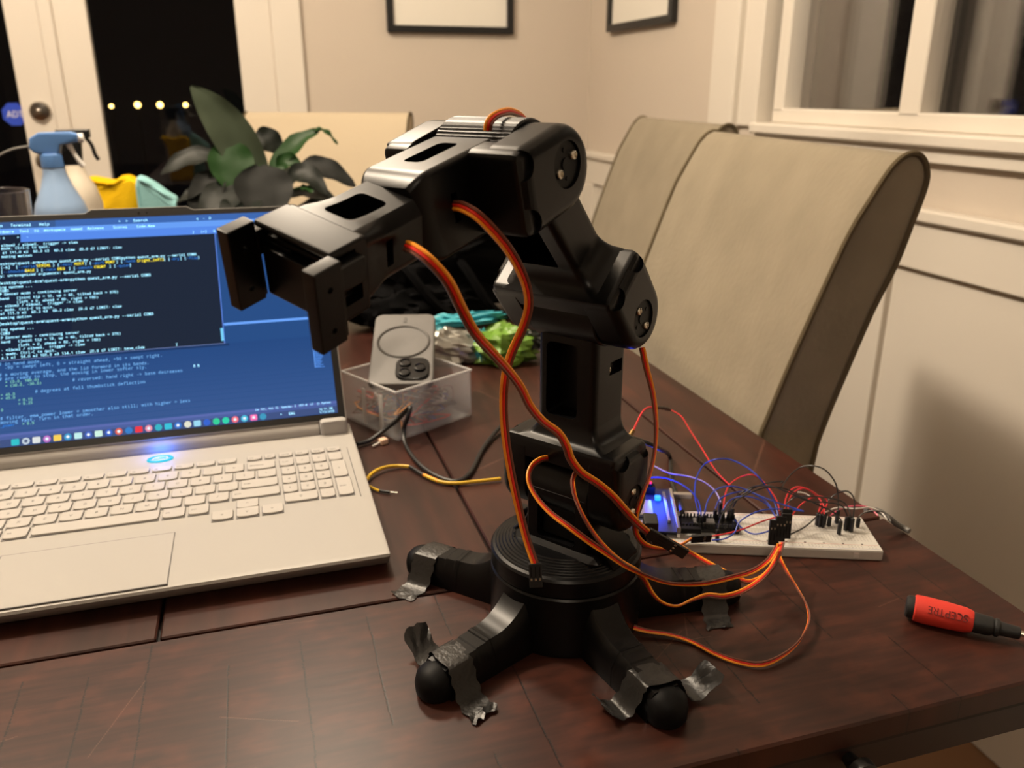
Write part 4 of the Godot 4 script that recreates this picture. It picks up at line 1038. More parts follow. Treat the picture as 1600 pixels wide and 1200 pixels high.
# ------------------------------------------------------------------ cables
const PATHS := {
	"r1": [862,2959,-3746, 881,2964,-3653, 930,2935,-3583, 1007,2862,-3600, 1100,2763,-3679, 1189,2643,-3774, 1260,2517,-3872, 1287,2402,-3932, 1275,2273,-3999, 1236,2123,-4067, 1217,1964,-4125, 1220,1770,-4163, 1235,1573,-4164, 1268,1350,-4160, 1310,1125,-4142, 1344,951,-4101, 1375,826,-4046],
	"r2": [600,2827,-3522, 617,2829,-3407, 663,2794,-3325, 736,2704,-3325, 810,2567,-3418, 905,2408,-3552, 1026,2260,-3683, 1146,2115,-3815, 1239,1986,-3905, 1310,1854,-3968, 1398,1739,-4009, 1499,1648,-4034, 1552,1557,-4039, 1586,1468,-4052, 1652,1374,-4052, 1759,1289,-4044, 1850,1200,-4039, 1949,1078,-4074, 2095,900,-4186, 2234,747,-4309],
	"r2b": [2708,300,-4850, 2804,250,-4757, 2918,200,-4623, 3052,150,-4488, 3137,120,-4450, 3263,115,-4481, 3322,190,-4463, 3384,265,-4498, 3414,340,-4525],
	"r3": [1669,1222,-4601, 1568,1281,-4487, 1478,1289,-4406, 1426,1260,-4334, 1422,1208,-4283, 1453,1142,-4216, 1509,1081,-4143, 1597,1016,-4070, 1704,927,-4027, 1817,839,-3994, 1950,724,-3999, 2125,580,-4080, 2268,500,-4090, 2423,440,-4117, 2603,400,-4142, 2813,360,-4208, 3020,340,-4261, 3205,340,-4351, 3370,340,-4491],
	"r4": [1772,1180,-4443, 1684,1215,-4261, 1664,1163,-4170, 1681,1087,-4104, 1729,986,-4052, 1806,874,-4021, 1916,753,-4020, 2043,644,-4052, 2187,450,-4212, 2235,360,-4187, 2282,320,-4129, 2367,300,-4096, 2502,280,-4154, 2649,260,-4202, 2744,260,-4158, 2889,240,-4192, 3053,240,-4256, 3205,260,-4337, 3356,300,-4446, 3443,340,-4535],
	"r5": [2143,1995,-4353, 2178,1864,-4349, 2244,1683,-4373, 2268,1496,-4353, 2264,1306,-4339, 2214,1153,-4298, 2159,1039,-4273, 2133,901,-4285, 2139,780,-4294, 2216,658,-4337, 2327,575,-4384, 2529,441,-4550, 2731,342,-4729, 2870,301,-4838],
	"r6": [2155,60,-4275, 2240,40,-4234, 2366,30,-4173, 2479,20,-4074, 2560,20,-3925, 2654,20,-3809, 2785,30,-3723, 2967,40,-3753, 3138,60,-3831, 3303,80,-3970, 3380,100,-4110, 3407,130,-4258, 3419,170,-4405, 3429,220,-4525, 3451,280,-4602],
	"r0": [1084,3274,-3950, 1088,3309,-3939, 1119,3336,-3962, 1176,3352,-4017, 1233,3356,-4078, 1290,3345,-4146, 1335,3331,-4204, 1378,3313,-4274],
	"j_blue_high": [3197,220,-5301, 3238,302,-5451, 3317,385,-5587, 3424,467,-5661, 3471,550,-5566, 3604,533,-5564, 3677,517,-5432, 3691,500,-5262, 3750,407,-5198, 3763,313,-5093, 3710,220,-4936],
	"j_blue_left": [3030,300,-5884, 3133,308,-5835, 3210,316,-5691, 3249,300,-5537, 3255,260,-5412, 3206,220,-5276],
	"j_violet": [3172,300,-6099, 3215,320,-5877, 3322,340,-5734, 3411,328,-5617, 3461,284,-5506, 3448,240,-5394],
	"j_blue_two": [3242,220,-5288, 3318,284,-5380, 3401,349,-5413, 3482,395,-5366, 3606,371,-5341, 3701,348,-5204, 3812,324,-5080, 3936,300,-4965],
	"j_blue_three": [3371,220,-5340, 3420,278,-5373, 3489,337,-5339, 3640,337,-5341, 3748,298,-5268, 3766,259,-5142, 3696,220,-4941],
	"j_blue_four": [3420,220,-5302, 3482,270,-5335, 3559,320,-5305, 3662,320,-5250, 3738,287,-5176, 3730,253,-5041, 3687,220,-4901],
	"j_blue_five": [3936,300,-4965, 3812,314,-5009, 3649,329,-5029, 3486,330,-5000, 3368,283,-4985, 3296,238,-4924, 3189,219,-4890, 3104,200,-4930],
	"j_blue_low": [3445,200,-5164, 3479,150,-5116, 3524,133,-5027, 3596,167,-4964, 3688,200,-4959],
	"j_red_long": [3618,300,-5549, 3630,320,-5805, 3718,340,-6191, 3835,340,-6650, 3953,320,-7055, 3956,300,-7297],
	"j_red_arch": [3431,220,-5321, 3538,277,-5472, 3608,335,-5516, 3687,393,-5496, 3724,450,-5399, 3817,393,-5392, 3844,335,-5283, 3853,277,-5196, 3814,220,-5091],
	"j_red_mid": [3716,280,-4982, 3567,260,-4979, 3378,240,-4947, 3243,220,-4953, 3133,200,-4982],
	"j_red_loop": [3838,200,-5044, 3900,257,-5163, 3993,314,-5257, 4048,371,-5231, 4099,373,-5175, 4190,319,-5162, 4211,264,-5113, 4157,210,-5062],
	"j_red_loop2": [3858,200,-5038, 3968,253,-5209, 4067,307,-5273, 4114,360,-5210, 4188,310,-5157, 4201,260,-5065, 4181,210,-5021],
	"j_red_back": [3903,200,-5069, 4031,248,-5141, 4143,296,-5152, 4240,298,-5142, 4267,254,-5104, 4163,210,-5037],
	"j_black_arch": [3518,220,-5318, 3580,320,-5310, 3737,420,-5272, 3889,452,-5219, 3874,440,-5212],
	"j_black_high": [3850,440,-5159, 3988,480,-5253, 4106,520,-5282, 4165,560,-5200, 4246,529,-5155, 4335,426,-5138, 4371,323,-5123, 4334,220,-5046],
	"j_black_a": [3481,220,-5306, 3549,307,-5334, 3666,395,-5297, 3713,483,-5110, 3815,460,-4998, 3930,410,-4928, 4118,360,-4948, 4293,295,-4968, 4326,220,-4923],
	"j_black_b": [3242,200,-5074, 3310,272,-5144, 3423,344,-5181, 3552,417,-5167, 3695,447,-5167, 3880,413,-5170, 3969,380,-5034, 4063,347,-4912, 4170,287,-4908, 4235,220,-4885],
	"j_black_c": [3804,120,-4944, 3946,153,-4958, 4115,185,-5033, 4288,240,-5138, 4371,314,-5130, 4397,372,-5038, 4450,296,-5011, 4356,220,-4892],
	"j_black_d": [3817,240,-5107, 3971,320,-5155, 4005,400,-5005, 4219,340,-5039, 4367,280,-5021, 4358,220,-4925],
	"j_pink": [4245,180,-5026, 4358,204,-5059, 4453,228,-5041, 4553,228,-5010, 4610,204,-4982, 4619,180,-4911],
	"j_white_a": [4225,200,-5061, 4354,216,-5071, 4443,232,-4989, 4581,226,-4982, 4659,198,-4933, 4658,170,-4851],
	"j_grey": [4455,180,-4939, 4522,210,-4951, 4584,240,-4896, 4664,210,-4874, 4651,180,-4801],
	"j_white_top": [4094,300,-5267, 4162,280,-5263, 4197,260,-5221],
	"cable_grey": [4600,170,-5040, 4715,155,-5023, 4741,140,-4929, 4821,73,-4919, 4880,37,-4890, 4897,30,-4842],
	"usb_left": [765,40,-7948, 904,40,-8010, 1060,120,-8049, 1207,240,-8009, 1324,380,-7960, 1299,300,-7917, 1256,140,-7975, 1242,30,-7810, 1276,30,-7360, 1381,30,-7013, 1537,30,-6837, 1715,30,-6984, 1941,30,-7429, 2157,40,-7770, 2332,60,-7981],
	"usb_right": [2550,973,-5293, 2766,826,-5506, 2969,692,-5616, 3691,40,-6759, 3556,30,-6467, 3430,40,-6197, 3297,80,-5824, 3031,275,-5278],
	"usb_plug": [2502,472,-4791, 2453,443,-4707, 2724,60,-5175],
	"yellow_a": [712,30,-6817, 741,30,-7080, 834,40,-7231, 956,40,-7312, 1082,30,-7327, 1186,30,-7280],
	"yellow_b": [1279,30,-7058, 1383,30,-6884, 1528,30,-6798, 1725,30,-6780, 1950,30,-6768],
	"yellow_tip": [763,20,-6983, 795,20,-6919, 834,20,-6867],
	"red_a": [2834,702,-5883, 2967,718,-6070, 3094,768,-6216, 3190,774,-6300, 3256,757,-6329],
}

func ribbon(called: String, label: String, key: String, face: Vector3, flip := 1.0, twist := 0.0, size := 1.0) -> Array:
	# three wires side by side: brown, red, orange; returns [thing, end point, end direction]
	var p := smooth(pv(PATHS[key]), 4)
	var t := thing(called, label, "cable", Vector3.ZERO, 0.0, "three-colour servo cables")
	var off := [[], [], []]
	for i in p.size():
		var tan: Vector3 = (p[mini(i + 1, p.size() - 1)] - p[maxi(i - 1, 0)]).normalized()
		var s := tan.cross(face).normalized()
		s = s.rotated(tan, twist * sin(i * 0.11 + twist * 3.0))
		for k in 3: off[k].append(p[i] + s * (k - 1) * 0.00134 * flip * size)
	for k in 3: obj("wire", tube(off[k], 0.00076 * size, 6), [M.wire_brown, M.wire_red, M.wire_orange][k], t)
	return [t, p[-1], (p[-1] - p[-3]).normalized()]

func plug3(t: Node3D, at: Vector3, dir: Vector3, wide: Vector3, count := 3, length := 0.0145):
	# black housing of a row of pins, leaving «at» along dir
	var z := dir.normalized()
	var x := (wide - z * wide.dot(z)).normalized()
	var Bq := Basis(x, z.cross(x), z)
	var F := Transform3D(Bq, at)
	var w := 0.00256 * count
	var n := obj("plug", box(Vector3(w, 0.0026, length), Vector3(0, 0, length / 2), 0.0003), M.plug, t, F)
	for i in count:
		var px := (i - (count - 1) / 2.0) * 0.00254
		for s in [-1, 1]:
			obj("contact", join([box(Vector3(0.0012, 0.0003, 0.0016), Vector3(px, s * 0.00136, length * 0.66), 0.0001)]), M.pin, n)
			obj("slot", box(Vector3(0.0005, 0.00022, 0.0062), Vector3(px, s * 0.00134, length * 0.34), 0.0001), M.servo_black, n)

func jumper(label: String, key: String, m: Material, pins := 3, r := 0.00062):
	# one thin wire; pins: 1 upright housing at the start, 2 at the end, 3 both
	var p := smooth(pv(PATHS[key]), 4)
	var t := thing("jumper_wire", label, "wire", Vector3.ZERO, 0.0, "thin jumper wires at the breadboard")
	obj("wire", tube(p, r, 6), m, t)
	for e in 2:
		if pins & (1 << e):
			var q: Vector3 = p[0] if e == 0 else p[-1]
			obj("pin_housing", span(Vector3(q.x - 0.0013, TOP + 0.0088, q.z - 0.0013), Vector3(q.x + 0.0013, maxf(q.y - 0.001, TOP + 0.016), q.z + 0.0013), 0.0003), M.plug, t)
	return t

func cord(called: String, label: String, cat: String, key: String, r: float, m: Material) -> Node3D:
	var t := thing(called, label, cat)
	obj("cord", tube(smooth(pv(PATHS[key]), 4), r, 8), m, t)
	return t

func build_cables():
	var cam := Vector3(-0.27, 0.35, 0.90)         # the side the ribbons turn to the room
	var e = ribbon("servo_cable", "ribbon cable leaving the side of the forearm and hanging to a loose three-pin plug", "r1", cam, 1.0, 0.25, 1.2)
	plug3(e[0], e[1], Vector3(-0.03, -1, 0.25), Vector3(0.95, 0, 0.29))
	e = ribbon("servo_cable", "ribbon cable leaving the wrist and crossing in front of the upright arm", "r2", cam, -1.0, 0.3, 1.2)
	plug3(e[0], e[1], Vector3(0.7, -0.45, 0.25), Vector3(0.2, 1, 0.2), 3, 0.030)
	e = ribbon("servo_cable", "brown ribbon cable running on from the black joined plugs towards the breadboard", "r2b", cam, -1.0, 0.9)
	e = ribbon("servo_cable", "ribbon cable looping out of the waist, left one of the two waist loops", "r3", cam, 1.0, 0.9, 0.92)
	e = ribbon("servo_cable", "ribbon cable from the waist dipping lowest over the right foot", "r4", cam, -1.0, 1.1, 0.92)
	e = ribbon("servo_cable", "ribbon cable hanging from the middle joint down the right side of the arm", "r5", cam, -1.0, 0.9, 0.92)
	plug3(e[0], e[1], Vector3(0.93, 0.05, 0.25), Vector3(0.1, 1, 0.4), 3, 0.0150)
	e = ribbon("servo_cable", "ribbon cable lying in a wide loop on the table, right of the front feet", "r6", cam, 1.0, 1.2, 0.9)
	e = ribbon("servo_cable", "short ribbon cable looping over the top joint of the arm", "r0", cam, -1.0, 0.2)
	# cluster of plugs standing at the front of the breadboard
	var q := [Vector3(0.3545, 0.017, -0.4775), Vector3(0.3590, 0.020, -0.4765), Vector3(0.3635, 0.022, -0.4760), Vector3(0.3655, 0.024, -0.4790)]
	var from := ["lower left plug of the black cluster at the breadboard's front", "second plug of the black cluster at the breadboard's front", "third plug of the black cluster at the breadboard's front", "rear plug of the black cluster at the breadboard's front"]
	for i in 4:
		var t := thing("cable_plug", from[i], "plug", Vector3.ZERO, 0.0, "black three-pin plugs")
		plug3(t, q[i] + Vector3(0, TOP, 0), Vector3(0.12, 1, -0.22), Vector3(0.95, 0, 0.3), 3, 0.0195)
	# jumper wires
	jumper("blue jumper wire in the highest arch over the breadboard", "j_blue_high", M.wire_blue, 1)
	jumper("dark blue jumper wire coming from behind the robot base to the breadboard", "j_blue_left", M.wire_blue, 2)
	jumper("pale violet jumper wire coming from behind the robot base", "j_violet", M.wire_violet, 2)
	jumper("long blue jumper wire reaching farthest right past the plug cluster", "j_blue_two", M.wire_blue, 1)
	jumper("blue jumper wire in the middle arch ending at the plug cluster", "j_blue_three", M.wire_blue, 1)
	jumper("blue jumper wire in the lowest arch ending at the plug cluster", "j_blue_four", M.wire_blue, 1)
	jumper("blue jumper wire sweeping forward from the far right tip down to the joined plug", "j_blue_five", M.wire_blue, 0)
	jumper("short blue jumper wire sagging onto the breadboard's middle", "j_blue_low", M.wire_blue, 1)
	jumper("red jumper wire running back over the table to a taped joint", "j_red_long", M.wire_jred, 0)
	jumper("red jumper wire arching over the pin-header module", "j_red_arch", M.wire_jred, 1)
	jumper("straight red jumper wire low across the front of the breadboard", "j_red_mid", M.wire_jred, 0)
	jumper("red jumper wire in the outer round loop behind the plug cluster", "j_red_loop", M.wire_jred, 2)
	jumper("red jumper wire in the inner round loop behind the plug cluster", "j_red_loop2", M.wire_jred, 2)
	jumper("red jumper wire bending flat behind the plug cluster", "j_red_back", M.wire_jred, 2)
	jumper("black jumper wire rising behind the pin-header module", "j_black_arch", M.wire_black, 1)
	jumper("black jumper wire in the tall arch at the table edge", "j_black_high", M.wire_black, 2)
	jumper("black jumper wire crossing the whole breadboard at the back", "j_black_a", M.wire_black, 3)
	jumper("black jumper wire starting at the front row and crossing to the right end", "j_black_b", M.wire_black, 3)
	jumper("black jumper wire sweeping from the plug cluster up to the right end", "j_black_c", M.wire_black, 2)
	jumper("short black jumper wire between plug cluster and right end", "j_black_d", M.wire_black, 3)
	jumper("pink jumper wire at the right end of the breadboard", "j_pink", M.wire_pink, 1)
	jumper("white jumper wire at the right end of the breadboard", "j_white_a", M.wire_white, 1)
	jumper("grey jumper wire at the right end of the breadboard", "j_grey", M.wire_grey, 1)
	jumper("short white jumper wire end inside the red loops", "j_white_top", M.wire_white, 0)
	var t := cord("power_cable", "grey sheathed cable leaving the right end of the breadboard over the table edge", "cable", "cable_grey", 0.0024, M.wire_grey)
	# cables on the table
	t = cord("usb_cable", "black cable looping on the table between laptop, plastic bin and robot", "cable", "usb_left", 0.0023, M.wire_black)
	t = cord("usb_cable", "black cable bending down behind the robot to the circuit board", "cable", "usb_right", 0.0020, M.wire_black)
	t = cord("usb_cable", "black cable with a plug in the front of the circuit board", "cable", "usb_plug", 0.0019, M.wire_black)
	var up: Vector3 = pv(PATHS["usb_plug"])[0]
	obj("plug", box(Vector3(0.0105, 0.0075, 0.016), Vector3.ZERO, 0.0012, 2), M.plug, t, Transform3D(Basis(Vector3.UP, deg_to_rad(-21.5)), up + Vector3(0.003, 0.0015, -0.006)))
	t = cord("yellow_wire", "yellow wire with a bare metal tip curling out from under the laptop", "wire", "yellow_a", 0.0017, M.wire_yellow)
	var tip := pv(PATHS["yellow_tip"])
	obj("cord", tube(tip, 0.0012, 6), M.wire_yellow, t)
	obj("sleeve", rod(tip[2], tip[2] + Vector3(0.0085, 0.0004, 0.0060), 0.0014, 10), M.plug, t)
	obj("tip", rod(tip[2] + Vector3(0.0085, 0.0004, 0.0060), tip[2] + Vector3(0.015, 0.0006, 0.0098), 0.0005, 8), M.pin, t)
	var ya := pv(PATHS["yellow_a"]); var yb := pv(PATHS["yellow_b"])
	obj("sleeve", rod(ya[-1], yb[0], 0.0017, 10), M.plug, t)
	t = cord("yellow_wire", "yellow and orange wire running straight along the table to the robot base", "wire", "yellow_b", 0.0017, M.wire_yellow)
	obj("sleeve", rod(yb[0], yb[1], 0.0018, 10), M.wire_orange, t)
	t = cord("red_wire", "short red wire bent down to a gold pin behind the arm's waist", "wire", "red_a", 0.0009, M.wire_jred)
	var ra := pv(PATHS["red_a"]); var rl := pv(PATHS["j_red_long"])
	obj("pin_tip", rod(ra[0] + Vector3(-0.006, -0.004, 0.004), ra[0] + Vector3(0.004, 0.004, -0.004), 0.0020, 10), M.brass, t)
	var j := thing("tape_joint", "twisted black tape joining two red wires behind the arm", "tape")
	obj("joint", tube(smooth([ra[-1], (ra[-1] + rl[-1]) / 2 + Vector3(0, 0.001, 0), rl[-1]], 5), [0.001, 0.0019, 0.0014, 0.002, 0.0013, 0.0021, 0.0015, 0.0022, 0.0016, 0.002, 0.0011], 8), M.plug, j)
	var w := thing("white_connector", "tiny white plug lying on the table by the bin", "plug", Vector3(0.1035, TOP, -0.797), 0.5)
	obj("housing", box(Vector3(0.0085, 0.006, 0.0075), Vector3(0, 0.003, 0), 0.0008), mat("connector_tan", rgb(222, 188, 160), 0.5), w)
	obj("lead", rod(Vector3(-0.004, 0.003, 0), Vector3(-0.014, 0.002, 0.001), 0.0011, 8), M.wire_white, w)

# ------------------------------------------------------------------ far half of the table
func lumpy(rx: float, ry: float, rz: float, seed_: int, amp: float, freq: float, n := 22) -> PackedVector3Array:
	# a crumpled, closed lump resting on y = 0
	var no := noise(freq, seed_)
	no.fractal_octaves = 3
	var rings := []
	for i in n + 1:
		var v := PI * i / n
		var ring := PackedVector3Array()
		for j in n * 2:
			var u := PI * j / n
			var d := Vector3(sin(v) * cos(u), -cos(v), sin(v) * sin(u))
			var k := 1.0 + amp * no.get_noise_3dv(d * 10.0)
			var p := Vector3(d.x * rx, d.y * ry, d.z * rz) * k
			ring.append(Vector3(p.x, maxf(p.y + ry * 0.8, 0.0005), p.z))
		rings.append(ring)
	return loft(rings)

func leaf(base: Vector3, tip: Vector3, w: float, lift: float, face: Vector3, fold := 0.25, wave := 0.0) -> PackedVector3Array:
	# blade with a midrib crease, arched by «lift», its upper side towards face
	var t := PackedVector3Array()
	var rows := []
	var N := 12
	for i in N + 1:
		var k := float(i) / N
		var c := base.lerp(tip, k) + Vector3.UP * lift * sin(PI * k) * 1.0
		var d := (tip - base + Vector3.UP * lift * PI * cos(PI * k)).normalized()
		var side := d.cross(face).normalized()
		var up := side.cross(d)
		var hw := w * 0.5 * pow(sin(PI * pow(clampf(k * 0.97 + 0.015, 0, 1), 0.8)), 0.75)
		var row := []
		for j in 7:
			var x := (j - 3) / 3.0
			row.append(c + side * hw * x + up * (hw * fold * absf(x) - hw * 0.10 * sin(absf(x) * PI) + wave * sin(k * 17.0 + x * 2.0) * absf(x)))
		rows.append(row)
	for i in N:
		for j in 6:
			t.append_array([rows[i][j], rows[i][j + 1], rows[i + 1][j + 1], rows[i][j], rows[i + 1][j + 1], rows[i + 1][j]])
	return t

func build_far_table():
	# potted plant
	var pl := thing("potted_plant", "leafy green houseplant in a dark pot behind the laptop", "plant", Vector3(0.0, TOP, -1.62))
	obj("pot", lathe([Vector2(0.0, 0.0), Vector2(0.060, 0.0), Vector2(0.064, 0.004), Vector2(0.078, 0.110), Vector2(0.084, 0.112), Vector2(0.084, 0.128), Vector2(0.076, 0.128), Vector2(0.072, 0.108), Vector2(0.0, 0.106)], 36), M.pot, pl)
	obj("soil", lathe([Vector2(0.0, 0.112), Vector2(0.05, 0.114), Vector2(0.0735, 0.109), Vector2(0.07, 0.10)], 24), M.soil, pl)
	var f := Vector3(-0.1, 0.35, 0.95)
	var up := Vector3(0, 1, 0.25)
	# [base, tip, width, lift, towards, fold, material]
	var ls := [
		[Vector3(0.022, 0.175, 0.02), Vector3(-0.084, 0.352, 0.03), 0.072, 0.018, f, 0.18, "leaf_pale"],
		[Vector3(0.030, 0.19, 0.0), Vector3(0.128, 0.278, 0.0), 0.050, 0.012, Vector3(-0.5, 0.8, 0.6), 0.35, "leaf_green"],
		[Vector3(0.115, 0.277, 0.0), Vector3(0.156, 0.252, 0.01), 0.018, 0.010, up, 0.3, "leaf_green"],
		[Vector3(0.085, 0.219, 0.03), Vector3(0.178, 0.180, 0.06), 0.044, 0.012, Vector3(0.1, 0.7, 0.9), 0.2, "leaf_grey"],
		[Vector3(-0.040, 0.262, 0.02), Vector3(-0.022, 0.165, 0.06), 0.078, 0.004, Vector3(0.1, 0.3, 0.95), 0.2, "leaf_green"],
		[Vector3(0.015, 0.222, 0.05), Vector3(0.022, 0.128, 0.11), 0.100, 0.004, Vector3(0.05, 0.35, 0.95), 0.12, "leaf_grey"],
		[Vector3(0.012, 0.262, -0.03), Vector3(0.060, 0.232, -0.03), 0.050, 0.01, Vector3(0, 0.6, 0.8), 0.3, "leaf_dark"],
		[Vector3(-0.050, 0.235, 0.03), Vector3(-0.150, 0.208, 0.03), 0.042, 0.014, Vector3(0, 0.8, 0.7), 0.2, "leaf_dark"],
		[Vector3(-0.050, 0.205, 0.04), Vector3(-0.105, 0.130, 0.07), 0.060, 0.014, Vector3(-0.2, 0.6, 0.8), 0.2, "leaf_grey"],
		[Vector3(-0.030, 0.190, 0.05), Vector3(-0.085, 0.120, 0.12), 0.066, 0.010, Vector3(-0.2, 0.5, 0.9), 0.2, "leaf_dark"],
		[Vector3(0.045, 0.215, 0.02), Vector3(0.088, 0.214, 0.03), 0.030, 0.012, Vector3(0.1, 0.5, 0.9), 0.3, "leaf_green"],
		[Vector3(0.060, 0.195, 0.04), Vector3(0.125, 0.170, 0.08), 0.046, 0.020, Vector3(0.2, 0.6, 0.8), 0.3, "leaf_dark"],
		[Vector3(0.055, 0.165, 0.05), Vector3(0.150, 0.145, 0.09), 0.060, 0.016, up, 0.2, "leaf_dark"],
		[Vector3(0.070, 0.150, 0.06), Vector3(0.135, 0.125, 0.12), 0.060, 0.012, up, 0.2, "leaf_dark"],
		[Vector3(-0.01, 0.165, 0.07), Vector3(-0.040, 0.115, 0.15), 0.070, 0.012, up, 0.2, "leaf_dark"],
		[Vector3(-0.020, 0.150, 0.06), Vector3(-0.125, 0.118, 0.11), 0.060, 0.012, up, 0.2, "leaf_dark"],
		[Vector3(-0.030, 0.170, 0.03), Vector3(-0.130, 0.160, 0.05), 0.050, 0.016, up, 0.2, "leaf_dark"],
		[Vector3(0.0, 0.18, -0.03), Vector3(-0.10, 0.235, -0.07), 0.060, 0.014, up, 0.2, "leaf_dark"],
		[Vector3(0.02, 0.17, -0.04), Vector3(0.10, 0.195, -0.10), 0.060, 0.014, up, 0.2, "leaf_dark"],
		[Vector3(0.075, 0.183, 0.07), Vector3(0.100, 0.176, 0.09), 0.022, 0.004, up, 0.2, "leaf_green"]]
	for l in ls:
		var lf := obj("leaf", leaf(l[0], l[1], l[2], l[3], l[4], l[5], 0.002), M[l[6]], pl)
		var root := Vector3(l[0].x * 0.25, 0.110, l[0].z * 0.25)
		if l[0].x < 0.11: obj("stem", tube(smooth([root, root.lerp(l[0], 0.6) + Vector3(0, 0.012, 0), l[0]], 4), 0.0022, 6), M.leaf_green, lf)
	# spray bottles
	var sb := thing("spray_bottle", "pale blue spray bottle with a blue trigger head behind the laptop", "bottle", Vector3(-0.287, TOP, -1.45))
	obj("bottle_body", lathe([Vector2(0.0, 0.0), Vector2(0.034, 0.0), Vector2(0.038, 0.004), Vector2(0.0385, 0.165), Vector2(0.034, 0.182), Vector2(0.022, 0.208), Vector2(0.0165, 0.226), Vector2(0.0150, 0.240), Vector2(0.0, 0.240)], 36), M.bottle_pale, sb)
	obj("label_band", lathe([Vector2(0.0386, 0.07), Vector2(0.0389, 0.071), Vector2(0.0389, 0.150), Vector2(0.0386, 0.151)], 36), M.bottle_blue, sb)
	obj("collar", lathe([Vector2(0.0, 0.236), Vector2(0.0165, 0.236), Vector2(0.0168, 0.252), Vector2(0.014, 0.256), Vector2(0.0, 0.256)], 28), M.bottle_blue, sb)
	var hp := PackedVector2Array([Vector2(-0.014, 0.254), Vector2(0.012, 0.254), Vector2(0.016, 0.268), Vector2(0.040, 0.272), Vector2(0.042, 0.283), Vector2(0.030, 0.287), Vector2(-0.012, 0.286), Vector2(-0.025, 0.278), Vector2(-0.027, 0.264), Vector2(-0.022, 0.258)])
	obj("spray_head", prism(hp, -0.0105, 0.0105, 0.003, 0.003, 2), M.bottle_blue, sb)
	obj("nozzle", join([rod(Vector3(0.040, 0.2775, 0), Vector3(0.048, 0.2775, 0), 0.0068, 14)]), M.white_plastic, sb)
	obj("trigger", tube(smooth([Vector3(0.026, 0.270, 0), Vector3(0.030, 0.256, 0), Vector3(0.036, 0.244, 0), Vector3(0.042, 0.236, 0)], 3), 0.0042, 8), M.white_plastic, sb)
	obj("trigger_guard", prism(PackedVector2Array([Vector2(0.012, 0.252), Vector2(0.026, 0.262), Vector2(0.036, 0.238), Vector2(0.018, 0.238)]), -0.006, 0.006, 0.001, 0.001, 1), M.bezel, sb)
	obj("hanging_straw", tube(smooth([Vector3(-0.025, 0.267, 0.002), Vector3(-0.050, 0.263, 0.004), Vector3(-0.072, 0.253, 0.006)], 3), 0.0022, 6), M.wire_grey, sb)
	var s2 := thing("spray_bottle", "cream spray bottle with a black trigger, half hidden behind the blue one", "bottle", Vector3(-0.306, TOP, -1.72))
	obj("bottle_body", lathe([Vector2(0.0, 0.0), Vector2(0.034, 0.0), Vector2(0.037, 0.004), Vector2(0.037, 0.150), Vector2(0.030, 0.180), Vector2(0.020, 0.198), Vector2(0.0150, 0.215), Vector2(0.0145, 0.226), Vector2(0.0, 0.226)], 30), M.bottle_cream, s2)
	obj("spray_head", prism(PackedVector2Array([Vector2(-0.016, 0.222), Vector2(0.014, 0.222), Vector2(0.018, 0.262), Vector2(0.034, 0.266), Vector2(0.034, 0.280), Vector2(-0.020, 0.280), Vector2(-0.026, 0.262)]), -0.009, 0.009, 0.002, 0.002, 1), M.bezel, s2)
	obj("trigger", tube(smooth([Vector3(0.026, 0.266, 0), Vector3(0.034, 0.252, 0), Vector3(0.037, 0.236, 0), Vector3(0.042, 0.226, 0)], 3), 0.0035, 8), M.bezel, s2)
	# cloths
	cloth("crumpled yellow cleaning cloth behind the laptop", Vector3(-0.285, TOP, -2.02), M.cloth_yellow, PackedVector2Array([Vector2(-0.030, 0.0), Vector2(-0.028, 0.10), Vector2(-0.036, 0.145), Vector2(-0.052, 0.166), Vector2(-0.042, 0.172), Vector2(-0.016, 0.167), Vector2(0.004, 0.164), Vector2(0.018, 0.172), Vector2(0.040, 0.168), Vector2(0.056, 0.14), Vector2(0.050, 0.0)]), 0.034, 51)
	cloth("folded light blue cleaning cloth between yellow cloth and plant", Vector3(-0.205, TOP, -1.95), M.cloth_blue, PackedVector2Array([Vector2(-0.026, 0.0), Vector2(-0.028, 0.12), Vector2(-0.024, 0.172), Vector2(-0.012, 0.176), Vector2(0.004, 0.166), Vector2(0.034, 0.140), Vector2(0.048, 0.124), Vector2(0.036, 0.095), Vector2(0.022, 0.06), Vector2(0.020, 0.0)]), 0.030, 57)
	# tumbler
	var tb := thing("glass_tumbler", "clear glass tumbler at the far left behind the laptop", "glass", Vector3(-0.345, TOP, -1.3))
	obj("glass", lathe([Vector2(0.0, 0.0), Vector2(0.038, 0.0), Vector2(0.042, 0.003), Vector2(0.052, 0.217), Vector2(0.0505, 0.218), Vector2(0.0485, 0.216), Vector2(0.039, 0.012), Vector2(0.0, 0.010)], 40), M.tumbler, tb)
	# backpack
	var bg := thing("backpack", "black fabric backpack slumped on the table behind the robot arm", "bag", Vector3(0.262, TOP, -1.30), 0.25)
	obj("bag_body", lumpy(0.160, 0.088, 0.095, 61, 0.35, 0.14, 30), M.bag_black, bg)
	obj("front_pocket", moved(lumpy(0.095, 0.034, 0.035, 62, 0.4, 0.2, 20), Vector3(-0.05, 0.012, 0.085)), M.bag_black, bg)
	obj("top_fold", moved(xf(lumpy(0.120, 0.022, 0.034, 63, 0.5, 0.2, 20), Transform3D(Basis(Vector3(0, 0, 1), 0.22), Vector3.ZERO)), Vector3(0.02, 0.105, 0.055)), M.bag_black, bg)
	for k in 2: obj("strap", tube(smooth([Vector3(-0.10 + k * 0.09, 0.125, 0.03), Vector3(-0.085 + k * 0.09, 0.10, 0.09), Vector3(-0.05 + k * 0.08, 0.045, 0.122), Vector3(0.01 + k * 0.05, 0.012, 0.13)], 4), 0.0075, 6), M.bag_black, bg)
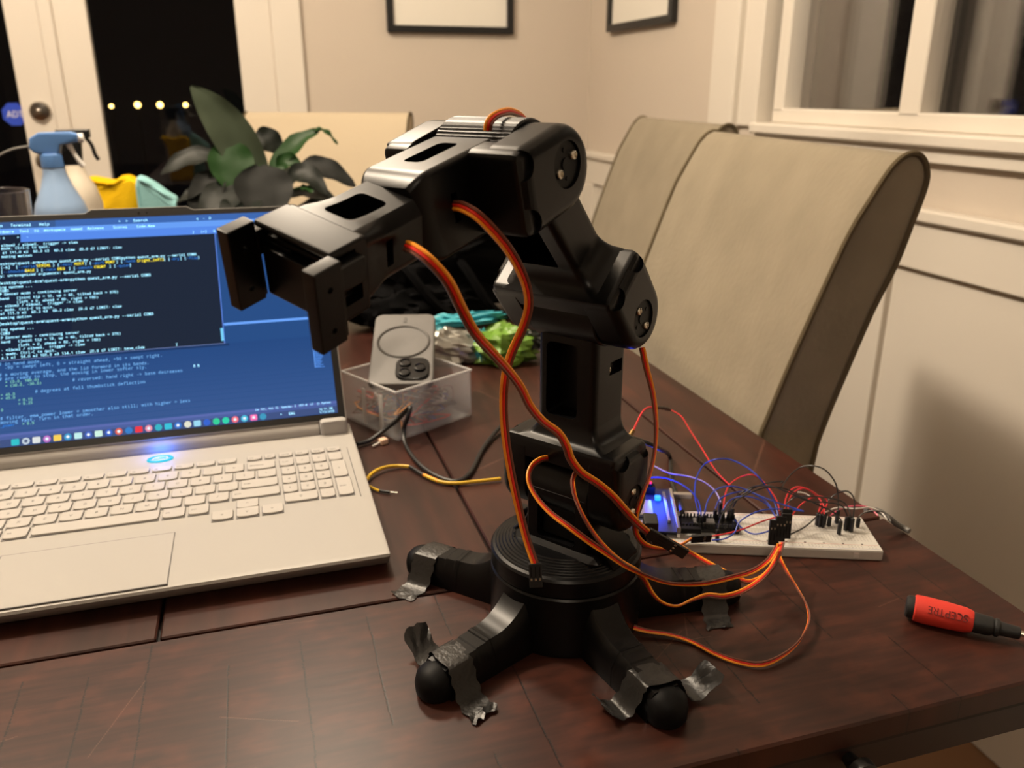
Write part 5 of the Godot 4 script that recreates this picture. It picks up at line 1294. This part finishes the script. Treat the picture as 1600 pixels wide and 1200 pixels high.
	obj("bag_tag", box(Vector3(0.013, 0.010, 0.003), Vector3(0.103, 0.139, 0.030), 0.001), M.white_plastic, bg, Transform3D(Basis(Vector3(0, 0, 1), 0.0), Vector3.ZERO))
	# snack wrappers
	var w1 := thing("snack_wrapper", "crumpled teal and silver snack wrapper behind the plastic bin", "wrapper", Vector3(0.226, TOP, -1.055), -0.2)
	obj("foil", mesh(lumpy(0.055, 0.026, 0.030, 71, 0.45, 0.2, 16), 18), M.foil_silver, w1)
	obj("crimped_end", mesh(moved(xf(lumpy(0.066, 0.009, 0.016, 72, 0.8, 0.3, 14), Transform3D(Basis(Vector3(0, 0, 1), 0.10), Vector3.ZERO)), Vector3(0.012, 0.044, -0.012)), 18), M.foil_teal, w1)
	obj("side_seam", mesh(moved(lumpy(0.010, 0.022, 0.018, 73, 0.6, 0.3, 12), Vector3(0.050, 0.004, 0.012)), 18), M.foil_teal, w1)
	var w2 := thing("snack_wrapper", "crumpled green snack bag right of the teal wrapper", "wrapper", Vector3(0.305, TOP, -1.03), 0.3)
	obj("foil", mesh(lumpy(0.046, 0.028, 0.032, 76, 0.45, 0.18, 16), 18), M.foil_green, w2)
	obj("torn_flap", mesh(moved(lumpy(0.020, 0.014, 0.014, 77, 0.8, 0.3, 12), Vector3(0.034, 0.018, 0.020)), 18), M.foil_dark, w2)
	obj("white_corner", mesh(moved(lumpy(0.014, 0.008, 0.010, 78, 0.8, 0.3, 10), Vector3(0.052, 0.010, 0.010)), 18), M.white_plastic, w2)
	# plastic bin with loose wires, phone resting across it
	var bt := deg_to_rad(28.0)
	var b := thing("plastic_bin", "clear plastic bin of tangled wires beside the laptop", "bin", Vector3(0.1425, TOP, -0.8665), bt)
	var hw := 0.052; var hd := 0.0485; var hh := 0.055
	obj("bin_base", span(Vector3(-hw + 0.003, 0, -hd + 0.003), Vector3(hw - 0.003, 0.0016, hd - 0.003), 0.0004), M.bin_plastic, b)
	for e in [[-hw, hd - 0.0014, hw, hd], [-hw, -hd, hw, -hd + 0.0014], [-hw, -hd + 0.0014, -hw + 0.0014, hd - 0.0014], [hw - 0.0014, -hd + 0.0014, hw, hd - 0.0014]]:
		obj("bin_wall", span(Vector3(e[0], 0, e[1]), Vector3(e[2], hh, e[3]), 0.0003), M.bin_plastic, b)
	obj("bin_rim", join([span(Vector3(-hw - 0.001, hh - 0.002, hd - 0.001), Vector3(hw + 0.001, hh, hd + 0.001), 0.0004), span(Vector3(-hw - 0.001, hh - 0.002, -hd - 0.001), Vector3(hw + 0.001, hh, -hd + 0.001), 0.0004), span(Vector3(-hw - 0.001, hh - 0.002, -hd), Vector3(-hw + 0.001, hh, hd), 0.0004), span(Vector3(hw - 0.001, hh - 0.002, -hd), Vector3(hw + 0.001, hh, hd), 0.0004)]), M.bin_edge, b)
	for q in [[-hw + 0.0022, 0.018], [-hw + 0.0022, -0.012]]: obj("divider_rib", span(Vector3(q[0] - 0.001, 0.002, q[1] - 0.0025), Vector3(q[0] + 0.001, hh - 0.012, q[1] + 0.0025), 0.0003), M.white_plastic, b)
	obj("divider_rib", span(Vector3(0.022, 0.012, -hd + 0.0016), Vector3(0.027, hh - 0.004, -hd + 0.0036), 0.0003), M.white_plastic, b)
	var rng := RandomNumberGenerator.new(); rng.seed = 8
	var tg := {}
	for i in 46:
		var pts := []
		for k in 5: pts.append(Vector3(rng.randf_range(-hw + 0.005, hw - 0.005), 0.004 + rng.randf() * 0.030, rng.randf_range(-hd + 0.005, hd - 0.005)))
		var m: String = ["wire_grey", "wire_black", "wire_red", "wire_white", "wire_orange", "wire_brown", "wire_grey", "wire_blue"][i % 8]
		if not tg.has(m): tg[m] = PackedVector3Array()
		tg[m].append_array(tube(smooth(pts, 4), 0.0010, 5))
	var tw := thing("wire_tangle", "tangle of loose coloured wires lying inside the plastic bin", "wires", Vector3(0.1425, TOP + 0.0002, -0.8665), bt)
	tw.set_meta("kind", "stuff")
	for m in tg: obj("loose_wire", mesh(tg[m]), M[m], tw)
	var near := Vector3(0.131, TOP + 0.053, -0.836); var far := Vector3(0.155, TOP + 0.091, -0.934)
	var ax := (far - near).normalized()
	var sd := Vector3(0.972, 0, 0.236).normalized()
	sd = (sd - ax * sd.dot(ax)).normalized()
	var ph := thing("phone", "grey phone in a ringed case lying face down across the plastic bin", "phone")
	ph.transform = Transform3D(Basis(sd, ax, sd.cross(ax)), (near + far) / 2)
	var len := near.distance_to(far) + 0.02
	obj("phone_case", prism(rrect(0.0695, len, 0.010, 5), -0.0045, 0.0045, 0.002, 0.002, 2), M.phone_grey, ph)
	var ringp := []
	for i in 33: ringp.append(Vector3(cos(TAU * i / 32) * 0.0285, 0.010 + sin(TAU * i / 32) * 0.0285, 0.0045))
	obj("magnet_ring", tube(ringp, 0.0016, 6), M.phone_ring, ph)
	obj("magnet_mark", span(Vector3(-0.0018, 0.046, 0.0040), Vector3(0.0018, 0.056, 0.0050), 0.0003), M.phone_ring, ph)
	var cy := -len / 2 + 0.024
	obj("camera_island", moved(prism(rrect(0.036, 0.036, 0.010, 4), 0.003, 0.0072, 0, 0.001, 1), Vector3(0.012, cy, 0)), M.lens_black, ph)
	for q in [[0.004, 0.008], [0.004, -0.008], [0.020, 0.0]]: obj("camera_lens", moved(xf(lathe([Vector2(0.0065, 0), Vector2(0.0065, 0.002), Vector2(0.005, 0.0024), Vector2(0.0045, 0.0012), Vector2(0.0, 0.0012)], 20), Transform3D(Basis(Vector3.RIGHT, PI / 2), Vector3.ZERO)), Vector3(q[0], cy + q[1], 0.0070)), M.lens_black, ph)

func cloth(label: String, at: Vector3, m: Material, outline: PackedVector2Array, thick: float, seed_: int):
	# a folded cloth standing up: a soft, puffed body with uneven folds
	var t := thing("cleaning_cloth", label, "cloth", at, 0.0, "crumpled cleaning cloths")
	var no := noise(0.06, seed_)
	var p := []
	for v in outline: p.append(Vector3(v.x, v.y, 0))
	p.append(p[0])
	var fine := PackedVector2Array()
	var sm := smooth(p, 5)
	for i in sm.size() - 1: fine.append(Vector2(sm[i].x, maxf(sm[i].y, 0.0)))
	var s := prism(fine, -thick, thick, 0.005, 0.005, 3)
	for i in s.size():
		var v := s[i]
		s[i] = v + Vector3(0, 0, 0.016 * no.get_noise_2d(v.x * 260.0, v.y * 200.0) + v.y * 0.12)
	obj("cloth_folds", mesh(s, 70), m, t)

# ------------------------------------------------------------------ screwdriver
func build_screwdriver():
	var butt := Vector3(0.4037, TOP + 0.0094, -0.3909)
	var ax := Vector3(0.0509, -0.0012, 0.0464).normalized()
	var t := thing("screwdriver", "red-handled screwdriver with a black neck lying on the table's right corner", "screwdriver")
	t.transform = Transform3D(facing_x(ax), butt)
	var R := Transform3D(Basis(Vector3(0, 0, 1), -PI / 2), Vector3.ZERO)        # lathe axis y -> x
	obj("end_cap", xf(lathe([Vector2(0.0, 0.0), Vector2(0.0064, 0.0), Vector2(0.0076, 0.001), Vector2(0.0079, 0.0035), Vector2(0.0076, 0.0055), Vector2(0.0, 0.0055)], 32), R), M.grip_black, t)
	obj("grip", xf(lathe([Vector2(0.0, 0.0050), Vector2(0.0082, 0.0050), Vector2(0.0091, 0.0058), Vector2(0.0094, 0.012), Vector2(0.0092, 0.024), Vector2(0.0084, 0.0365), Vector2(0.0074, 0.0405), Vector2(0.0064, 0.0415), Vector2(0.0, 0.0415)], 40), R), M.grip_red, t)
	obj("neck", xf(lathe([Vector2(0.0, 0.0410), Vector2(0.0068, 0.0410), Vector2(0.0064, 0.0520), Vector2(0.0052, 0.0535), Vector2(0.0062, 0.0545), Vector2(0.0062, 0.0560), Vector2(0.0047, 0.0575), Vector2(0.0042, 0.0680), Vector2(0.0036, 0.0690), Vector2(0.0, 0.0690)], 32), R), M.grip_black, t)
	obj("shaft", xf(lathe([Vector2(0.0, 0.068), Vector2(0.0018, 0.068), Vector2(0.0018, 0.120), Vector2(0.0, 0.123)], 20), R), M.pin, t)
	# lettering along the grip, read from the far side
	var tm := text("SCEPTRE", 0.0064, false, 0.0012)
	var a := deg_to_rad(38.0)
	var nrm := Vector3(0, sin(a), cos(a))
	obj("lettering", tm, M.grip_ink, t, Transform3D(Basis(Vector3(-1, 0, 0), nrm.cross(Vector3(-1, 0, 0)), nrm), Vector3(0.0375, 0, 0) + nrm * 0.0089))

# ------------------------------------------------------------------ lamps
func build_lamps():
	var c := thing("pendant_lamp", "round glass pendant lamp hanging over the middle of the table", "lamp", Vector3(0.03, 1.72, -1.28))
	obj("lamp_shade", lathe([Vector2(0.0, -0.085), Vector2(0.05, -0.075), Vector2(0.085, -0.045), Vector2(0.095, 0.0), Vector2(0.085, 0.045), Vector2(0.05, 0.07), Vector2(0.03, 0.075), Vector2(0.0, 0.076)], 32), M.shade_glow, c)
	obj("lamp_cap", lathe([Vector2(0.0, 0.073), Vector2(0.034, 0.073), Vector2(0.030, 0.10), Vector2(0.010, 0.11), Vector2(0.0, 0.11)], 24), M.brass, c)
	obj("lamp_rod", rod(Vector3(0, 0.105, 0), Vector3(0, 0.83, 0), 0.006, 10), M.brass, c)
	lamp(c, Vector3.ZERO, 0.62, 0.07)
	var d := thing("ceiling_light", "round ceiling light over the left side of the table", "lamp", Vector3(-0.72, 2.55, -1.25))
	obj("lamp_base", lathe([Vector2(0.0, 0.0), Vector2(0.13, 0.0), Vector2(0.13, -0.022), Vector2(0.0, -0.022)], 40), M.trim, d)
	obj("lamp_dome", lathe([Vector2(0.0, -0.022), Vector2(0.115, -0.022), Vector2(0.108, -0.045), Vector2(0.08, -0.068), Vector2(0.04, -0.080), Vector2(0.0, -0.083)], 40), M.shade_glow, d)
	lamp(d, Vector3(0, -0.15, 0), 2.9, 0.08)
	var e := tag(d.duplicate(), "unseen round ceiling light added behind the camera as fill", "lamp") as Node3D  # fill light added to brighten the chair side turned to the camera
	e.name = "ceiling_light"; e.position = Vector3(-0.55, 2.55, 1.5); add_child(e, true)
	for k in e.get_children():
		if k is OmniLight3D: k.light_energy = 0.55

func lamp(o: Node3D, at: Vector3, energy: float, size: float):
	var l := OmniLight3D.new(); l.name = "lamp_light"; l.light_color = Color(1.0, 0.925, 0.825); l.light_energy = energy; l.light_size = size; l.omni_range = 14; l.omni_attenuation = 2.0; l.shadow_enabled = true
	l.position = at; o.add_child(l)

func facing_x(x: Vector3) -> Basis:
	var z := x.cross(Vector3.UP).normalized()
	return Basis(x, z.cross(x), z)
